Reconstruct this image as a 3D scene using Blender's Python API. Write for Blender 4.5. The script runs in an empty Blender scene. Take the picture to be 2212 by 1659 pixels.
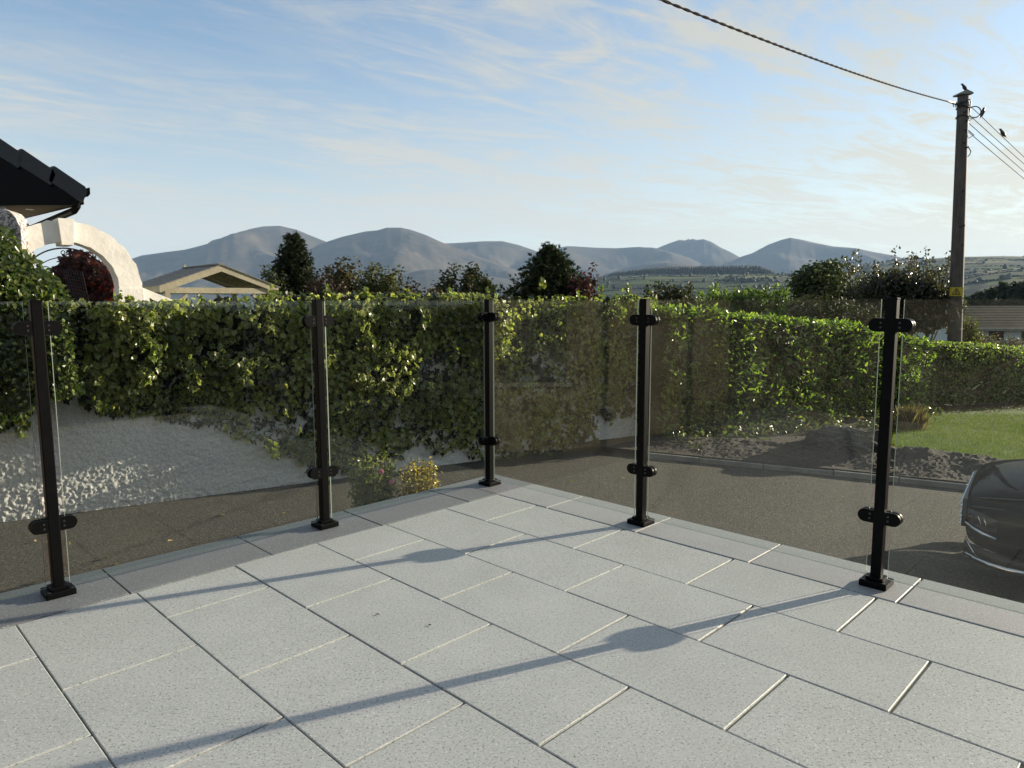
import bpy, bmesh, math, random
import numpy as np
from mathutils import Vector, Matrix, Quaternion
RNG = np.random.default_rng(7); random.seed(7)
SC = bpy.context.scene
COL = SC.collection
rad = math.radians

# ---------------------------------------------------------------- camera, world, sun, exposure
EYE = Vector((0.0, 0.0, 1.155))
FOC, CX, CY = 1534.0, 1106.0, 829.5            # pinhole of the 2212 x 1659 view the distances were measured in
PITCH, ROLL = math.atan(181 / FOC), 0.0027
_c, _s = math.cos(PITCH), math.sin(PITCH)
FWD = Vector((0, _c, -_s)); UP0 = Vector((0, _s, _c)); RT0 = Vector((1, 0, 0))
RT = RT0 * math.cos(ROLL) - UP0 * math.sin(ROLL)
UP = UP0 * math.cos(ROLL) + RT0 * math.sin(ROLL)
cam_d = bpy.data.cameras.new('camera'); cam = bpy.data.objects.new('camera', cam_d); COL.objects.link(cam)
cam_d.sensor_width = 36; cam_d.lens = 36 * FOC / 2212; cam_d.clip_start = 0.05; cam_d.clip_end = 60000
cam.matrix_world = Matrix(((RT.x, UP.x, -FWD.x, EYE.x), (RT.y, UP.y, -FWD.y, EYE.y), (RT.z, UP.z, -FWD.z, EYE.z), (0, 0, 0, 1)))
SC.camera = cam
SUN_EL, SUN_AZ = 14.3, 66.0                    # elevation; azimuth clockwise from +Y
SUN_DIR = Vector((math.sin(rad(SUN_AZ)) * math.cos(rad(SUN_EL)), math.cos(rad(SUN_AZ)) * math.cos(rad(SUN_EL)), math.sin(rad(SUN_EL))))
sun_d = bpy.data.lights.new('sun', 'SUN'); sun_d.energy = 5.0; sun_d.angle = rad(0.53); sun_d.color = (1.0, 0.86, 0.67)
sun = bpy.data.objects.new('sun', sun_d); COL.objects.link(sun)
sun.rotation_euler = (-SUN_DIR).to_track_quat('-Z', 'Y').to_euler()
SC.view_settings.view_transform = 'Standard'; SC.view_settings.look = 'None'
SC.view_settings.exposure = 1.27; SC.view_settings.gamma = 1.0
SC.cycles.use_denoising = True
SC.cycles.max_bounces = 10; SC.cycles.transparent_max_bounces = 24
SC.cycles.caustics_reflective = False; SC.cycles.caustics_refractive = False
SC.cycles.sample_clamp_indirect = 6.0

class NT:
    """small node-tree helper"""
    def __init__(s, tree):
        s.t = tree; s.t.nodes.clear()
    def n(s, kind, **kw):
        nd = s.t.nodes.new(kind)
        for k, v in kw.items():
            if k.startswith('i_'):
                nd.inputs[k[2:].replace('_', ' ')].default_value = v
            else:
                setattr(nd, k, v)
        return nd
    def l(s, a, b): s.t.links.new(a, b)
    def math(s, op, a, b=None, c=None, clamp=False):
        nd = s.t.nodes.new('ShaderNodeMath'); nd.operation = op; nd.use_clamp = clamp
        for i, v in enumerate((a, b, c)):
            if v is None: continue
            if isinstance(v, (int, float)): nd.inputs[i].default_value = v
            else: s.l(v, nd.inputs[i])
        return nd.outputs[0]
    def vmath(s, op, a, b=None):
        nd = s.t.nodes.new('ShaderNodeVectorMath'); nd.operation = op
        for i, v in enumerate((a, b)):
            if v is None: continue
            if isinstance(v, (tuple, list)): nd.inputs[i].default_value = v
            else: s.l(v, nd.inputs[i])
        return nd
    def ramp(s, fac, stops, interp='LINEAR'):
        nd = s.t.nodes.new('ShaderNodeValToRGB'); cr = nd.color_ramp; cr.interpolation = interp
        while len(cr.elements) < len(stops): cr.elements.new(0.5)
        for e, (p, c) in zip(cr.elements, stops):
            e.position = p; e.color = (c, c, c, 1) if isinstance(c, (int, float)) else (*c, 1)
        s.l(fac, nd.inputs[0]); return nd.outputs[0]
    def mix(s, fac, a, b, blend='MIX'):
        nd = s.t.nodes.new('ShaderNodeMix'); nd.data_type = 'RGBA'; nd.blend_type = blend
        for idx, v in ((0, fac), (6, a), (7, b)):
            if isinstance(v, (int, float)): nd.inputs[idx].default_value = v
            elif isinstance(v, (tuple, list)): nd.inputs[idx].default_value = (*v[:3], 1)
            else: s.l(v, nd.inputs[idx])
        return nd.outputs[2]
    def noise(s, vec, scale, detail=4, rough=0.55, dist=0.0, dims='3D'):
        nd = s.t.nodes.new('ShaderNodeTexNoise'); nd.noise_dimensions = dims
        nd.inputs['Scale'].default_value = scale; nd.inputs['Detail'].default_value = detail
        nd.inputs['Roughness'].default_value = rough; nd.inputs['Distortion'].default_value = dist
        if vec is not None: s.l(vec, nd.inputs['Vector'])
        return nd.outputs[0]

world = bpy.data.worlds.new('World'); SC.world = world; world.use_nodes = True
SKY_STRENGTH = 0.083
def build_world():
    w = NT(world.node_tree)
    sky = w.n('ShaderNodeTexSky', sky_type='NISHITA', sun_disc=False, sun_elevation=rad(SUN_EL), sun_rotation=rad(SUN_AZ), altitude=60, air_density=1.0, dust_density=0.3, ozone_density=1.7)
    tc = w.n('ShaderNodeTexCoord'); d = tc.outputs['Generated']
    sep = w.n('ShaderNodeSeparateXYZ'); w.l(d, sep.inputs[0])
    z = w.math('MAXIMUM', sep.outputs[2], 0.0)
    den = w.math('ADD', z, 0.035)
    px_ = w.math('DIVIDE', sep.outputs[0], den); py_ = w.math('DIVIDE', sep.outputs[1], den)
    comb = w.n('ShaderNodeCombineXYZ'); w.l(px_, comb.inputs[0]); w.l(py_, comb.inputs[1])
    p = comb.outputs[0]
    # rotate so that the streaks of the cirrus run the way the wind combs them
    def streak(angle, sx, sy, off):
        q = w.n('ShaderNodeMapping'); q.inputs['Rotation'].default_value = (0, 0, rad(-angle)); w.l(p, q.inputs[0])
        m = w.n('ShaderNodeMapping'); m.inputs['Scale'].default_value = (sx, sy, 1); m.inputs['Location'].default_value = off
        w.l(q.outputs[0], m.inputs[0]); return m.outputs[0]
    a = w.noise(streak(52, 0.62, 1.25, (3.1, 1.7, 0)), 1.0, 10, 0.64, 1.1)
    b = w.noise(streak(34, 1.1, 3.0, (9.4, 5.2, 2)), 1.3, 10, 0.68, 1.6)
    c = w.noise(streak(40, 0.30, 0.62, (1.3, 7.7, 5)), 1.0, 4, 0.5, 0.5)
    a2 = w.ramp(a, [(0.45, 0.0), (0.76, 1.0)], 'EASE'); b2 = w.ramp(b, [(0.40, 0.0), (0.72, 1.0)], 'EASE'); c2 = w.ramp(c, [(0.28, 0.0), (0.56, 1.0)], 'EASE')
    m1 = w.math('MULTIPLY', a2, c2)
    m2 = w.math('MULTIPLY', b2, w.math('MULTIPLY_ADD', c2, 0.75, 0.15))
    cov = w.math('ADD', w.math('MULTIPLY', m1, 0.75), w.math('MULTIPLY', m2, 0.70))
    veil = w.math('MULTIPLY', c2, 0.16)
    cov = w.math('ADD', cov, veil)
    cov = w.math('ADD', cov, w.ramp(z, [(0.0, 0.84), (0.12, 0.42), (0.32, 0.0)]))
    cov = w.math('MINIMUM', cov, 0.90)
    # the thin sheet is looked through edge-on towards the horizon and thins out there into even brightness
    cov = w.math('MULTIPLY', cov, w.ramp(z, [(0.0, 0.9), (0.10, 1.0), (0.3, 1.0)]))
    sd = w.vmath('DOT_PRODUCT', d, tuple(SUN_DIR)).outputs['Value']
    glow = w.math('POWER', w.math('MAXIMUM', sd, 0.0), 3.0)
    bw = w.n('ShaderNodeRGBToBW'); w.l(sky.outputs[0], bw.inputs[0])
    lum = w.math('MULTIPLY_ADD', bw.outputs[0], 0.25, 2.75)
    ccol = w.n('ShaderNodeVectorMath', operation='SCALE'); w.l(w.mix(glow, (1.0, 0.99, 0.92), (1.0, 0.925, 0.68)), ccol.inputs[0]); w.l(lum, ccol.inputs['Scale'])
    col = w.mix(cov, sky.outputs[0], ccol.outputs[0])
    bg = w.n('ShaderNodeBackground'); bg.inputs[1].default_value = SKY_STRENGTH; w.l(col, bg.inputs[0])
    out = w.n('ShaderNodeOutputWorld'); w.l(bg.outputs[0], out.inputs[0])
build_world()

# ---------------------------------------------------------------- measuring helpers
def ray(x, y):
    return FWD + RT * ((x - CX) / FOC) + UP * (-(y - CY) / FOC)
def at(x, y, depth):                        # the point of that sight line at ground distance depth
    d = ray(x, y); return EYE + d * (depth / d.y)
def ghit(x, y, z):
    d = ray(x, y); return EYE + d * ((z - EYE.z) / d.z)

# ---------------------------------------------------------------- materials
def mat(name, build):
    m = bpy.data.materials.new(name); m.use_nodes = True
    t = NT(m.node_tree); out = t.n('ShaderNodeOutputMaterial')
    build(t, out); return m
def pbsdf(t, **kw):
    p = t.n('ShaderNodeBsdfPrincipled')
    for k, v in kw.items():
        k = k.replace('_', ' ')
        if isinstance(v, (int, float)): p.inputs[k].default_value = v
        elif isinstance(v, tuple): p.inputs[k].default_value = (*v, 1)
        else: t.l(v, p.inputs[k])
    return p
def objco(t): return t.n('ShaderNodeTexCoord').outputs['Object']
def wpos(t): return t.n('ShaderNodeNewGeometry').outputs['Position']
def bump(t, h, strength, dist):
    b = t.n('ShaderNodeBump'); b.inputs['Strength'].default_value = strength; b.inputs['Distance'].default_value = dist
    t.l(h, b.inputs['Height']); return b.outputs[0]

def plain(name, col, rough=0.5, metal=0.0, var=0.15, nscale=6.0, bmp=0.0, bscale=80, spec=0.5, bdist=0.004):
    def f(t, o):
        c = objco(t)
        n = t.noise(c, nscale, 5, 0.6)
        cc = t.mix(t.ramp(n, [(0.3, 0.0), (0.7, 1.0)]), tuple(x * (1 - var) for x in col), tuple(min(1, x * (1 + var)) for x in col))
        p = pbsdf(t, Base_Color=cc, Roughness=rough, Metallic=metal)
        p.inputs['Specular IOR Level'].default_value = spec
        if bmp: t.l(bump(t, t.noise(c, bscale, 4, 0.6), bmp, bdist), p.inputs['Normal'])
        t.l(p.outputs[0], o.inputs[0])
    return mat(name, f)

def stone_mat(name, base, light, dark, pink=0.0, rough=0.55, fl=1.0):
    def f(t, o):
        c = wpos(t)
        rnd = t.n('ShaderNodeObjectInfo').outputs['Random']
        n1 = t.noise(c, 125, 3, 0.8); n2 = t.noise(c, 150, 2, 0.75)
        big = t.noise(c, 3.0, 6, 0.65)
        col = t.mix(t.ramp(big, [(0.3, 0.0), (0.72, 1.0)]), tuple(x * 0.90 for x in base), tuple(x * 1.09 for x in base))
        col = t.mix(t.math('MULTIPLY', rnd, 0.22), col, tuple(x * 0.78 for x in base))
        col = t.mix(t.ramp(n1, [(0.555, 0.0), (0.63, 0.92 * fl)]), col, dark)
        col = t.mix(t.ramp(n2, [(0.59, 0.0), (0.66, 0.85 * fl)]), col, light)
        mott = t.noise(c, 60, 5, 0.7)
        col = t.mix(t.ramp(mott, [(0.35, 0.35), (0.65, 0.0)]), col, tuple(x * 0.78 for x in base))
        if pink: col = t.mix(t.math('MULTIPLY', t.ramp(t.noise(c, 2.2, 4, 0.6), [(0.4, 0.0), (0.7, 1.0)]), pink), col, (0.36, 0.29, 0.26))
        stain = t.noise(c, 1.1, 7, 0.7, 0.6)
        col = t.mix(t.ramp(stain, [(0.56, 0.0), (0.72, 0.28)]), col, tuple(x * 0.72 for x in base))
        p = pbsdf(t, Base_Color=col)
        t.l(t.ramp(n1, [(0.3, rough - 0.06), (0.7, rough + 0.1)]), p.inputs['Roughness'])
        p.inputs['Specular IOR Level'].default_value = 0.35
        t.l(bump(t, t.math('ADD', n1, t.math('MULTIPLY', mott, 0.7)), 0.22, 0.0015), p.inputs['Normal'])
        t.l(p.outputs[0], o.inputs[0])
    return mat(name, f)

M = {}
M['slab'] = stone_mat('granite slab', (0.458, 0.464, 0.454), (0.74, 0.73, 0.70), (0.11, 0.11, 0.115))
M['coping'] = stone_mat('dark granite coping', (0.185, 0.19, 0.20), (0.62, 0.62, 0.62), (0.15, 0.15, 0.16), fl=0.8)
M['coping2'] = stone_mat('granite coping', (0.315, 0.33, 0.33), (0.62, 0.62, 0.62), (0.15, 0.15, 0.16), fl=0.9)
M['mortar'] = plain('sandy mortar', (0.46, 0.41, 0.31), 0.9, bmp=0.4, bscale=300)
M['black'] = plain('black powder coat', (0.004, 0.004, 0.0043), 0.42, var=0.25, nscale=20, bmp=0.05, bscale=400, spec=0.08)
M['blackmatt'] = plain('black roof tile', (0.016, 0.017, 0.019), 0.55, var=0.3, nscale=9, bmp=0.25, bscale=90)
M['steel'] = plain('dark steel screw', (0.08, 0.08, 0.085), 0.35, 0.9)
M['white_render'] = plain('white trowelled render', (0.71, 0.69, 0.62), 0.9, var=0.10, nscale=5, bmp=0.45, bscale=16, bdist=0.010)
M['concrete'] = plain('concrete', (0.22, 0.21, 0.19), 0.9, var=0.25, nscale=5, bmp=0.5, bscale=60)
M['soil'] = plain('dark soil', (0.042, 0.032, 0.024), 0.95, var=0.5, nscale=9, bmp=0.9, bscale=40, bdist=0.02)
M['rust'] = plain('wrought iron', (0.014, 0.013, 0.012), 0.6)
M['white_wall'] = plain('white house wall', (0.70, 0.72, 0.73), 0.9, var=0.06)
M['slate'] = plain('dark slate roof', (0.045, 0.041, 0.037), 0.85, var=0.25, nscale=3, spec=0.1)
M['window'] = plain('dark window', (0.02, 0.022, 0.025), 0.08)
M['chrome'] = plain('satin chrome', (0.62, 0.63, 0.65), 0.22, 1.0, var=0.03)
M['rubber'] = plain('tyre rubber', (0.018, 0.018, 0.018), 0.8, var=0.2)
M['plastic'] = plain('black plastic trim', (0.02, 0.02, 0.021), 0.5, var=0.2, bmp=0.1, bscale=200)
M['bird'] = plain('dark plumage', (0.018, 0.016, 0.016), 0.5, var=0.4, nscale=30)
M['cable'] = plain('weathered cable', (0.016, 0.013, 0.011), 0.95, spec=0.1, var=0.35, nscale=12)
M['yellow'] = plain('yellow warning plate', (0.40, 0.30, 0.012), 0.5, var=0.08)
M['ink'] = plain('black print', (0.01, 0.01, 0.01), 0.5)
M['stone'] = plain('weathered stone', (0.085, 0.075, 0.060), 0.92, var=0.55, nscale=9, bmp=1.0, bscale=22, bdist=0.03)
M['pink'] = plain('pink petals', (0.62, 0.16, 0.27), 0.6)
M['bark'] = plain('bark', (0.07, 0.055, 0.042), 0.9, var=0.35, nscale=12, bmp=0.8, bscale=30, bdist=0.02)
M['lamp'] = plain('opal lamp cover', (0.6, 0.6, 0.58), 0.4)

def f(t, o):
    c = wpos(t)
    n1 = t.noise(c, 48, 4, 0.85); n2 = t.noise(c, 0.9, 6, 0.65, 0.5); n3 = t.noise(c, 9, 5, 0.7)
    col = t.mix(t.ramp(n2, [(0.32, 0.0), (0.68, 1.0)]), (0.019, 0.017, 0.015), (0.046, 0.039, 0.030))
    col = t.mix(t.ramp(n1, [(0.51, 0.0), (0.62, 0.9)]), col, (0.17, 0.152, 0.125))
    col = t.mix(t.ramp(n1, [(0.32, 0.8), (0.46, 0.0)]), col, (0.010, 0.009, 0.008))
    col = t.mix(t.ramp(n3, [(0.3, 0.35), (0.6, 0.0)]), col, (0.026, 0.023, 0.020))
    p = pbsdf(t, Base_Color=col, Roughness=0.85)
    p.inputs['Specular IOR Level'].default_value = 0.4
    t.l(bump(t, n1, 1.0, 0.016), p.inputs['Normal'])
    t.l(p.outputs[0], o.inputs[0])
M['tarmac'] = mat('tarmac', f)

def f(t, o):                                 # pebble-dashed wall
    c = wpos(t)
    n = t.noise(c, 75, 3, 0.65); d = t.noise(c, 1.3, 6, 0.7)
    col = t.mix(t.ramp(n, [(0.35, 0.0), (0.6, 1.0)]), (0.46, 0.46, 0.45), (0.74, 0.72, 0.68))
    col = t.mix(t.ramp(d, [(0.50, 0.0), (0.75, 0.45)]), col, (0.30, 0.29, 0.26))
    p = pbsdf(t, Base_Color=col, Roughness=1.0); p.inputs['Specular IOR Level'].default_value = 0.05
    t.l(bump(t, n, 0.6, 0.006), p.inputs['Normal']); t.l(p.outputs[0], o.inputs[0])
M['roughcast'] = mat('white roughcast', f)

def f(t, o):                                 # rough speckled render of the pier
    c = wpos(t); n = t.noise(c, 28, 6, 0.7)
    col = t.mix(t.ramp(n, [(0.44, 0.0), (0.54, 1.0)]), (0.17, 0.14, 0.13), (0.62, 0.58, 0.55))
    p = pbsdf(t, Base_Color=col, Roughness=0.95); t.l(bump(t, n, 1.0, 0.03), p.inputs['Normal']); t.l(p.outputs[0], o.inputs[0])
M['pier'] = mat('speckled render', f)

def wood(name, a, b, scale=1.0, rough=0.75, axis=(9, 9, 0.8)):
    def f(t, o):
        m = t.n('ShaderNodeMapping'); m.inputs['Scale'].default_value = axis; t.l(objco(t), m.inputs[0])
        n = t.noise(m.outputs[0], 3 * scale, 6, 0.65, 0.6); k = t.noise(objco(t), 1.7, 4, 0.6)
        col = t.mix(t.ramp(n, [(0.3, 0.0), (0.7, 1.0)]), a, b)
        col = t.mix(t.ramp(k, [(0.45, 0.0), (0.75, 0.5)]), col, tuple(x * 0.6 for x in a))
        p = pbsdf(t, Base_Color=col, Roughness=rough); t.l(bump(t, n, 0.4, 0.004), p.inputs['Normal']); t.l(p.outputs[0], o.inputs[0])
    return mat(name, f)
M['pole'] = wood('creosoted pole', (0.040, 0.033, 0.028), (0.115, 0.096, 0.080))
M['timber'] = wood('green-treated timber', (0.23, 0.21, 0.14), (0.36, 0.33, 0.23), axis=(1.2, 9, 9))
M['roofboard'] = wood('weathered roof boards', (0.10, 0.10, 0.095), (0.20, 0.20, 0.18), axis=(9, 1.2, 9))
M['soffit'] = wood('brown soffit boards', (0.045, 0.028, 0.014), (0.075, 0.047, 0.024), axis=(8, 0.6, 8))

def leafmat(name, rough=0.42, trans=0.35, spec=0.5, objvar=0.0):
    def f(t, o):
        at_ = t.n('ShaderNodeAttribute', attribute_name='tint')
        col = at_.outputs['Color']
        n = t.noise(wpos(t), 25, 3, 0.6)
        col = t.mix(t.ramp(n, [(0.3, 0.3), (0.7, 0.0)]), col, (0.012, 0.018, 0.006))
        p = pbsdf(t, Base_Color=col, Roughness=rough); p.inputs['Specular IOR Level'].default_value = spec
        tr = t.n('ShaderNodeBsdfTranslucent')
        hs = t.mix(0.55, col, (0.78, 1.0, 0.22), 'MULTIPLY')
        br = t.n('ShaderNodeVectorMath', operation='SCALE'); br.inputs['Scale'].default_value = 2.0; t.l(hs, br.inputs[0])
        t.l(br.outputs[0], tr.inputs[0])
        mx = t.n('ShaderNodeMixShader'); mx.inputs[0].default_value = trans
        t.l(p.outputs[0], mx.inputs[1]); t.l(tr.outputs[0], mx.inputs[2]); t.l(mx.outputs[0], o.inputs[0])
    return mat(name, f)
M['leaf'] = leafmat('glossy leaf', 0.30, 0.48, 0.7)
M['leafmatt'] = leafmat('tree leaf', 0.6, 0.22, 0.25)
M['needle'] = leafmat('conifer needle', 0.7, 0.10, 0.2)

def f(t, o):                                 # clear toughened glass; Schlick reflection on each face, a trace of dust
    g = t.n('ShaderNodeNewGeometry')
    cs = t.math('ABSOLUTE', t.vmath('DOT_PRODUCT', g.outputs['Normal'], g.outputs['Incoming']).outputs['Value'])
    fr = t.math('MULTIPLY_ADD', t.math('POWER', t.math('SUBTRACT', 1.0, cs, clamp=True), 5.0), 0.96, 0.030)
    tr = t.n('ShaderNodeBsdfTransparent'); tr.inputs[0].default_value = (0.918, 0.945, 0.928, 1)
    gl = t.n('ShaderNodeBsdfGlossy'); gl.inputs['Roughness'].default_value = 0.0; gl.inputs[0].default_value = (1, 1, 1, 1)
    df = t.n('ShaderNodeBsdfTranslucent'); df.inputs[0].default_value = (0.8, 0.8, 0.78, 1)
    n = t.noise(wpos(t), 2.6, 6, 0.7, 0.8)
    m1 = t.n('ShaderNodeMixShader'); t.l(t.ramp(n, [(0.35, 0.0012), (0.75, 0.006)]), m1.inputs[0]); t.l(tr.outputs[0], m1.inputs[1]); t.l(df.outputs[0], m1.inputs[2])
    m2 = t.n('ShaderNodeMixShader'); t.l(fr, m2.inputs[0]); t.l(m1.outputs[0], m2.inputs[1]); t.l(gl.outputs[0], m2.inputs[2])
    t.l(m2.outputs[0], o.inputs[0])
M['glass'] = mat('clear glass', f)
def f(t, o):                                 # polished edge of the pane, where the light collects
    tr = t.n('ShaderNodeBsdfTranslucent'); tr.inputs[0].default_value = (0.34, 0.40, 0.36, 1)
    p = pbsdf(t, Base_Color=(0.22, 0.27, 0.24), Roughness=0.12)
    mx = t.n('ShaderNodeMixShader'); mx.inputs[0].default_value = 0.45
    t.l(p.outputs[0], mx.inputs[1]); t.l(tr.outputs[0], mx.inputs[2]); t.l(mx.outputs[0], o.inputs[0])
M['glass_edge'] = mat('glass edge', f)
def f(t, o):
    p = pbsdf(t, Base_Color=(0.005, 0.007, 0.012), Roughness=0.3, Metallic=0.0)
    p.inputs['Coat Weight'].default_value = 0.18; p.inputs['Specular IOR Level'].default_value = 0.0; p.inputs['Coat Roughness'].default_value = 0.03
    t.l(p.outputs[0], o.inputs[0])
M['carpaint'] = mat('dark metallic paint', f)
def f(t, o):
    c = wpos(t)
    n = t.noise(c, 3, 5, 0.6); n2 = t.noise(c, 60, 3, 0.6)
    col = t.mix(t.ramp(n, [(0.3, 0.0), (0.7, 1.0)]), (0.075, 0.12, 0.014), (0.12, 0.165, 0.024))
    col = t.mix(t.ramp(n2, [(0.4, 0.5), (0.6, 0.0)]), col, (0.03, 0.045, 0.008))
    p = pbsdf(t, Base_Color=col, Roughness=0.8); t.l(bump(t, n2, 0.8, 0.02), p.inputs['Normal']); t.l(p.outputs[0], o.inputs[0])
M['lawn'] = mat('lawn turf', f)
def f(t, o):                                 # countryside: fields with hedge lines low down, moor and scree on the mountains
    c = wpos(t)
    at_ = t.n('ShaderNodeAttribute', attribute_name='moor').outputs['Fac']
    mp = t.n('ShaderNodeMapping'); mp.inputs['Rotation'].default_value = (0, 0, 0.35); mp.inputs['Scale'].default_value = (1 / 210, 1 / 150, 0); t.l(c, mp.inputs[0])
    v = t.n('ShaderNodeTexVoronoi', feature='F1'); v.inputs['Scale'].default_value = 1.0; v.inputs['Randomness'].default_value = 0.8; t.l(mp.outputs[0], v.inputs['Vector'])
    e = t.n('ShaderNodeTexVoronoi', feature='DISTANCE_TO_EDGE'); e.inputs['Scale'].default_value = 1.0; e.inputs['Randomness'].default_value = 0.8; t.l(mp.outputs[0], e.inputs['Vector'])
    sp = t.n('ShaderNodeSeparateColor'); t.l(v.outputs['Color'], sp.inputs[0])
    fld = t.ramp(sp.outputs[0], [(0.0, (0.030, 0.050, 0.012)), (0.25, (0.070, 0.098, 0.018)), (0.45, (0.036, 0.055, 0.015)), (0.62, (0.115, 0.12, 0.034)), (0.8, (0.045, 0.072, 0.016)), (1.0, (0.080, 0.11, 0.022))])
    fld = t.mix(t.ramp(e.outputs['Distance'], [(0.055, 1.0), (0.10, 0.0)]), fld, (0.016, 0.024, 0.011))
    n = t.noise(c, 0.004, 8, 0.62); n2 = t.noise(c, 0.02, 6, 0.65)
    moor = t.mix(t.ramp(n, [(0.35, 0.0), (0.65, 1.0)]), (0.030, 0.032, 0.022), (0.085, 0.066, 0.046))
    moor = t.mix(t.ramp(n2, [(0.55, 0.0), (0.72, 0.5)]), moor, (0.17, 0.155, 0.14))
    col = t.mix(at_, fld, moor)
    p = pbsdf(t, Base_Color=col, Roughness=0.95); p.inputs['Specular IOR Level'].default_value = 0.1
    t.l(p.outputs[0], o.inputs[0])
M['country'] = mat('countryside', f)

# ---------------------------------------------------------------- object helpers
ORIGIN = {}
def finish(o, parent=None, label=None, cat=None, group=None, kind=None):
    COL.objects.link(o)
    if parent is not None: o.parent = parent
    if label: o['label'] = label
    if cat: o['category'] = cat
    if group: o['group'] = group
    if kind: o['kind'] = kind
    return o
def thing(name, label, cat, loc, group=None, rotz=0.0, kind=None):
    o = bpy.data.objects.new(name, None); o.location = loc; o.rotation_euler = (0, 0, rotz); o.empty_display_size = 0.1
    finish(o, None, label, cat, group, kind); ORIGIN[o.name] = Vector(loc); return o
def world_origin(p):
    v = Vector((0, 0, 0))
    while p is not None:
        v = v + Vector(p.location); p = p.parent
    return v
def mesh(name, V, F, m, parent=None, smooth=False, local=False, **tags):
    """V in world space (unless local); parents are unrotated then"""
    V = np.asarray(V, dtype=np.float64).reshape(-1, 3)
    if parent is not None and not local: V = V - np.array(world_origin(parent))
    me = bpy.data.meshes.new(name); me.from_pydata(V.tolist(), [], [tuple(int(i) for i in f_) for f_ in F]); me.update()
    for mm in (m if isinstance(m, (list, tuple)) else [m]): me.materials.append(mm)
    if smooth: me.shade_smooth()
    o = bpy.data.objects.new(name, me); finish(o, parent, **tags); return o
class MB:
    """collects shapes that belong to ONE part"""
    def __init__(s): s.V = []; s.F = []
    def add(s, V, F):
        n = len(s.V); s.V += [tuple(v) for v in V]; s.F += [tuple(i + n for i in f_) for f_ in F]; return s
    def box(s, c, size, rz=0.0, M4=None, bev=0.0):
        bm = bmesh.new(); bmesh.ops.create_cube(bm, size=1.0)
        for v in bm.verts: v.co = Vector((v.co.x * size[0], v.co.y * size[1], v.co.z * size[2]))
        if bev: bmesh.ops.bevel(bm, geom=bm.edges[:], offset=bev, segments=2 if bev > 0.003 else 1, affect='EDGES', profile=0.6)
        T = Matrix.Translation(Vector(c)) @ Matrix.Rotation(rz, 4, 'Z') if M4 is None else M4 @ Matrix.Translation(Vector(c))
        bm.verts.index_update()
        s.add([T @ v.co for v in bm.verts], [[v.index for v in f_.verts] for f_ in bm.faces]); bm.free(); return s
    def tube(s, pts, r, n=8, cap=True, closed=False):
        pts = [Vector(p) for p in pts]; rs = r if isinstance(r, (list, tuple)) else [r] * len(pts)
        V = []; F = []; prev = None
        for i, p in enumerate(pts):
            a = pts[max(i - 1, 0)]; b = pts[min(i + 1, len(pts) - 1)]
            d = (b - a).normalized() if (b - a).length > 1e-9 else Vector((0, 0, 1))
            if prev is None:
                x = d.orthogonal().normalized()
            else:
                x = (prev - d * prev.dot(d)).normalized()
            prev = x; y = d.cross(x)
            for k in range(n):
                a_ = 2 * math.pi * k / n; V.append(p + (x * math.cos(a_) + y * math.sin(a_)) * rs[i])
        for i in range(len(pts) - 1):
            for k in range(n):
                F.append((i * n + k, i * n + (k + 1) % n, (i + 1) * n + (k + 1) % n, (i + 1) * n + k))
        if cap: F.append(tuple(range(n))[::-1]); F.append(tuple(range((len(pts) - 1) * n, len(pts) * n)))
        return s.add(V, F)
    def prism(s, poly, ext):                 # planar polygon of 3-D points, extruded by a vector
        a = [Vector(p) for p in poly]; b = [p + Vector(ext) for p in a]; n = len(a)
        F = [tuple(range(n))[::-1], tuple(range(n, 2 * n))] + [(i, (i + 1) % n, n + (i + 1) % n, n + i) for i in range(n)]
        return s.add(a + b, F)
    def blob(s, c, r, sub=2, jit=0.0, sc=(1, 1, 1), seed=0):
        bm = bmesh.new(); bmesh.ops.create_icosphere(bm, subdivisions=sub, radius=1.0); rn = np.random.default_rng(seed)
        for v in bm.verts:
            k = r * (1 + jit * rn.uniform(-1, 1)); v.co = Vector((v.co.x * sc[0], v.co.y * sc[1], v.co.z * sc[2])) * k + Vector(c)
        bm.verts.index_update(); s.add([v.co.copy() for v in bm.verts], [[v.index for v in f_.verts] for f_ in bm.faces]); bm.free(); return s
    def build(s, name, m, parent=None, smooth=False, local=False, **tags): return mesh(name, s.V, s.F, m, parent, smooth, local, **tags)
def part(name, mm, m, parent, smooth=False, local=False, **tags): return mm.build(name, m, parent, smooth, local, **tags)
def copy_tree(o, parent=None):
    c = o.copy(); COL.objects.link(c); c.parent = parent
    for ch in [k for k in o.children]: copy_tree(ch, c)
    return c
def smooth_by_angle(o, ang=40):
    me = o.data; me.shade_smooth()
    bm = bmesh.new(); bm.from_mesh(me); bm.edges.ensure_lookup_table()
    for e in bm.edges:
        e.smooth = not (len(e.link_faces) == 2 and e.calc_face_angle(0) > rad(ang))
    bm.to_mesh(me); bm.free()

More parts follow.
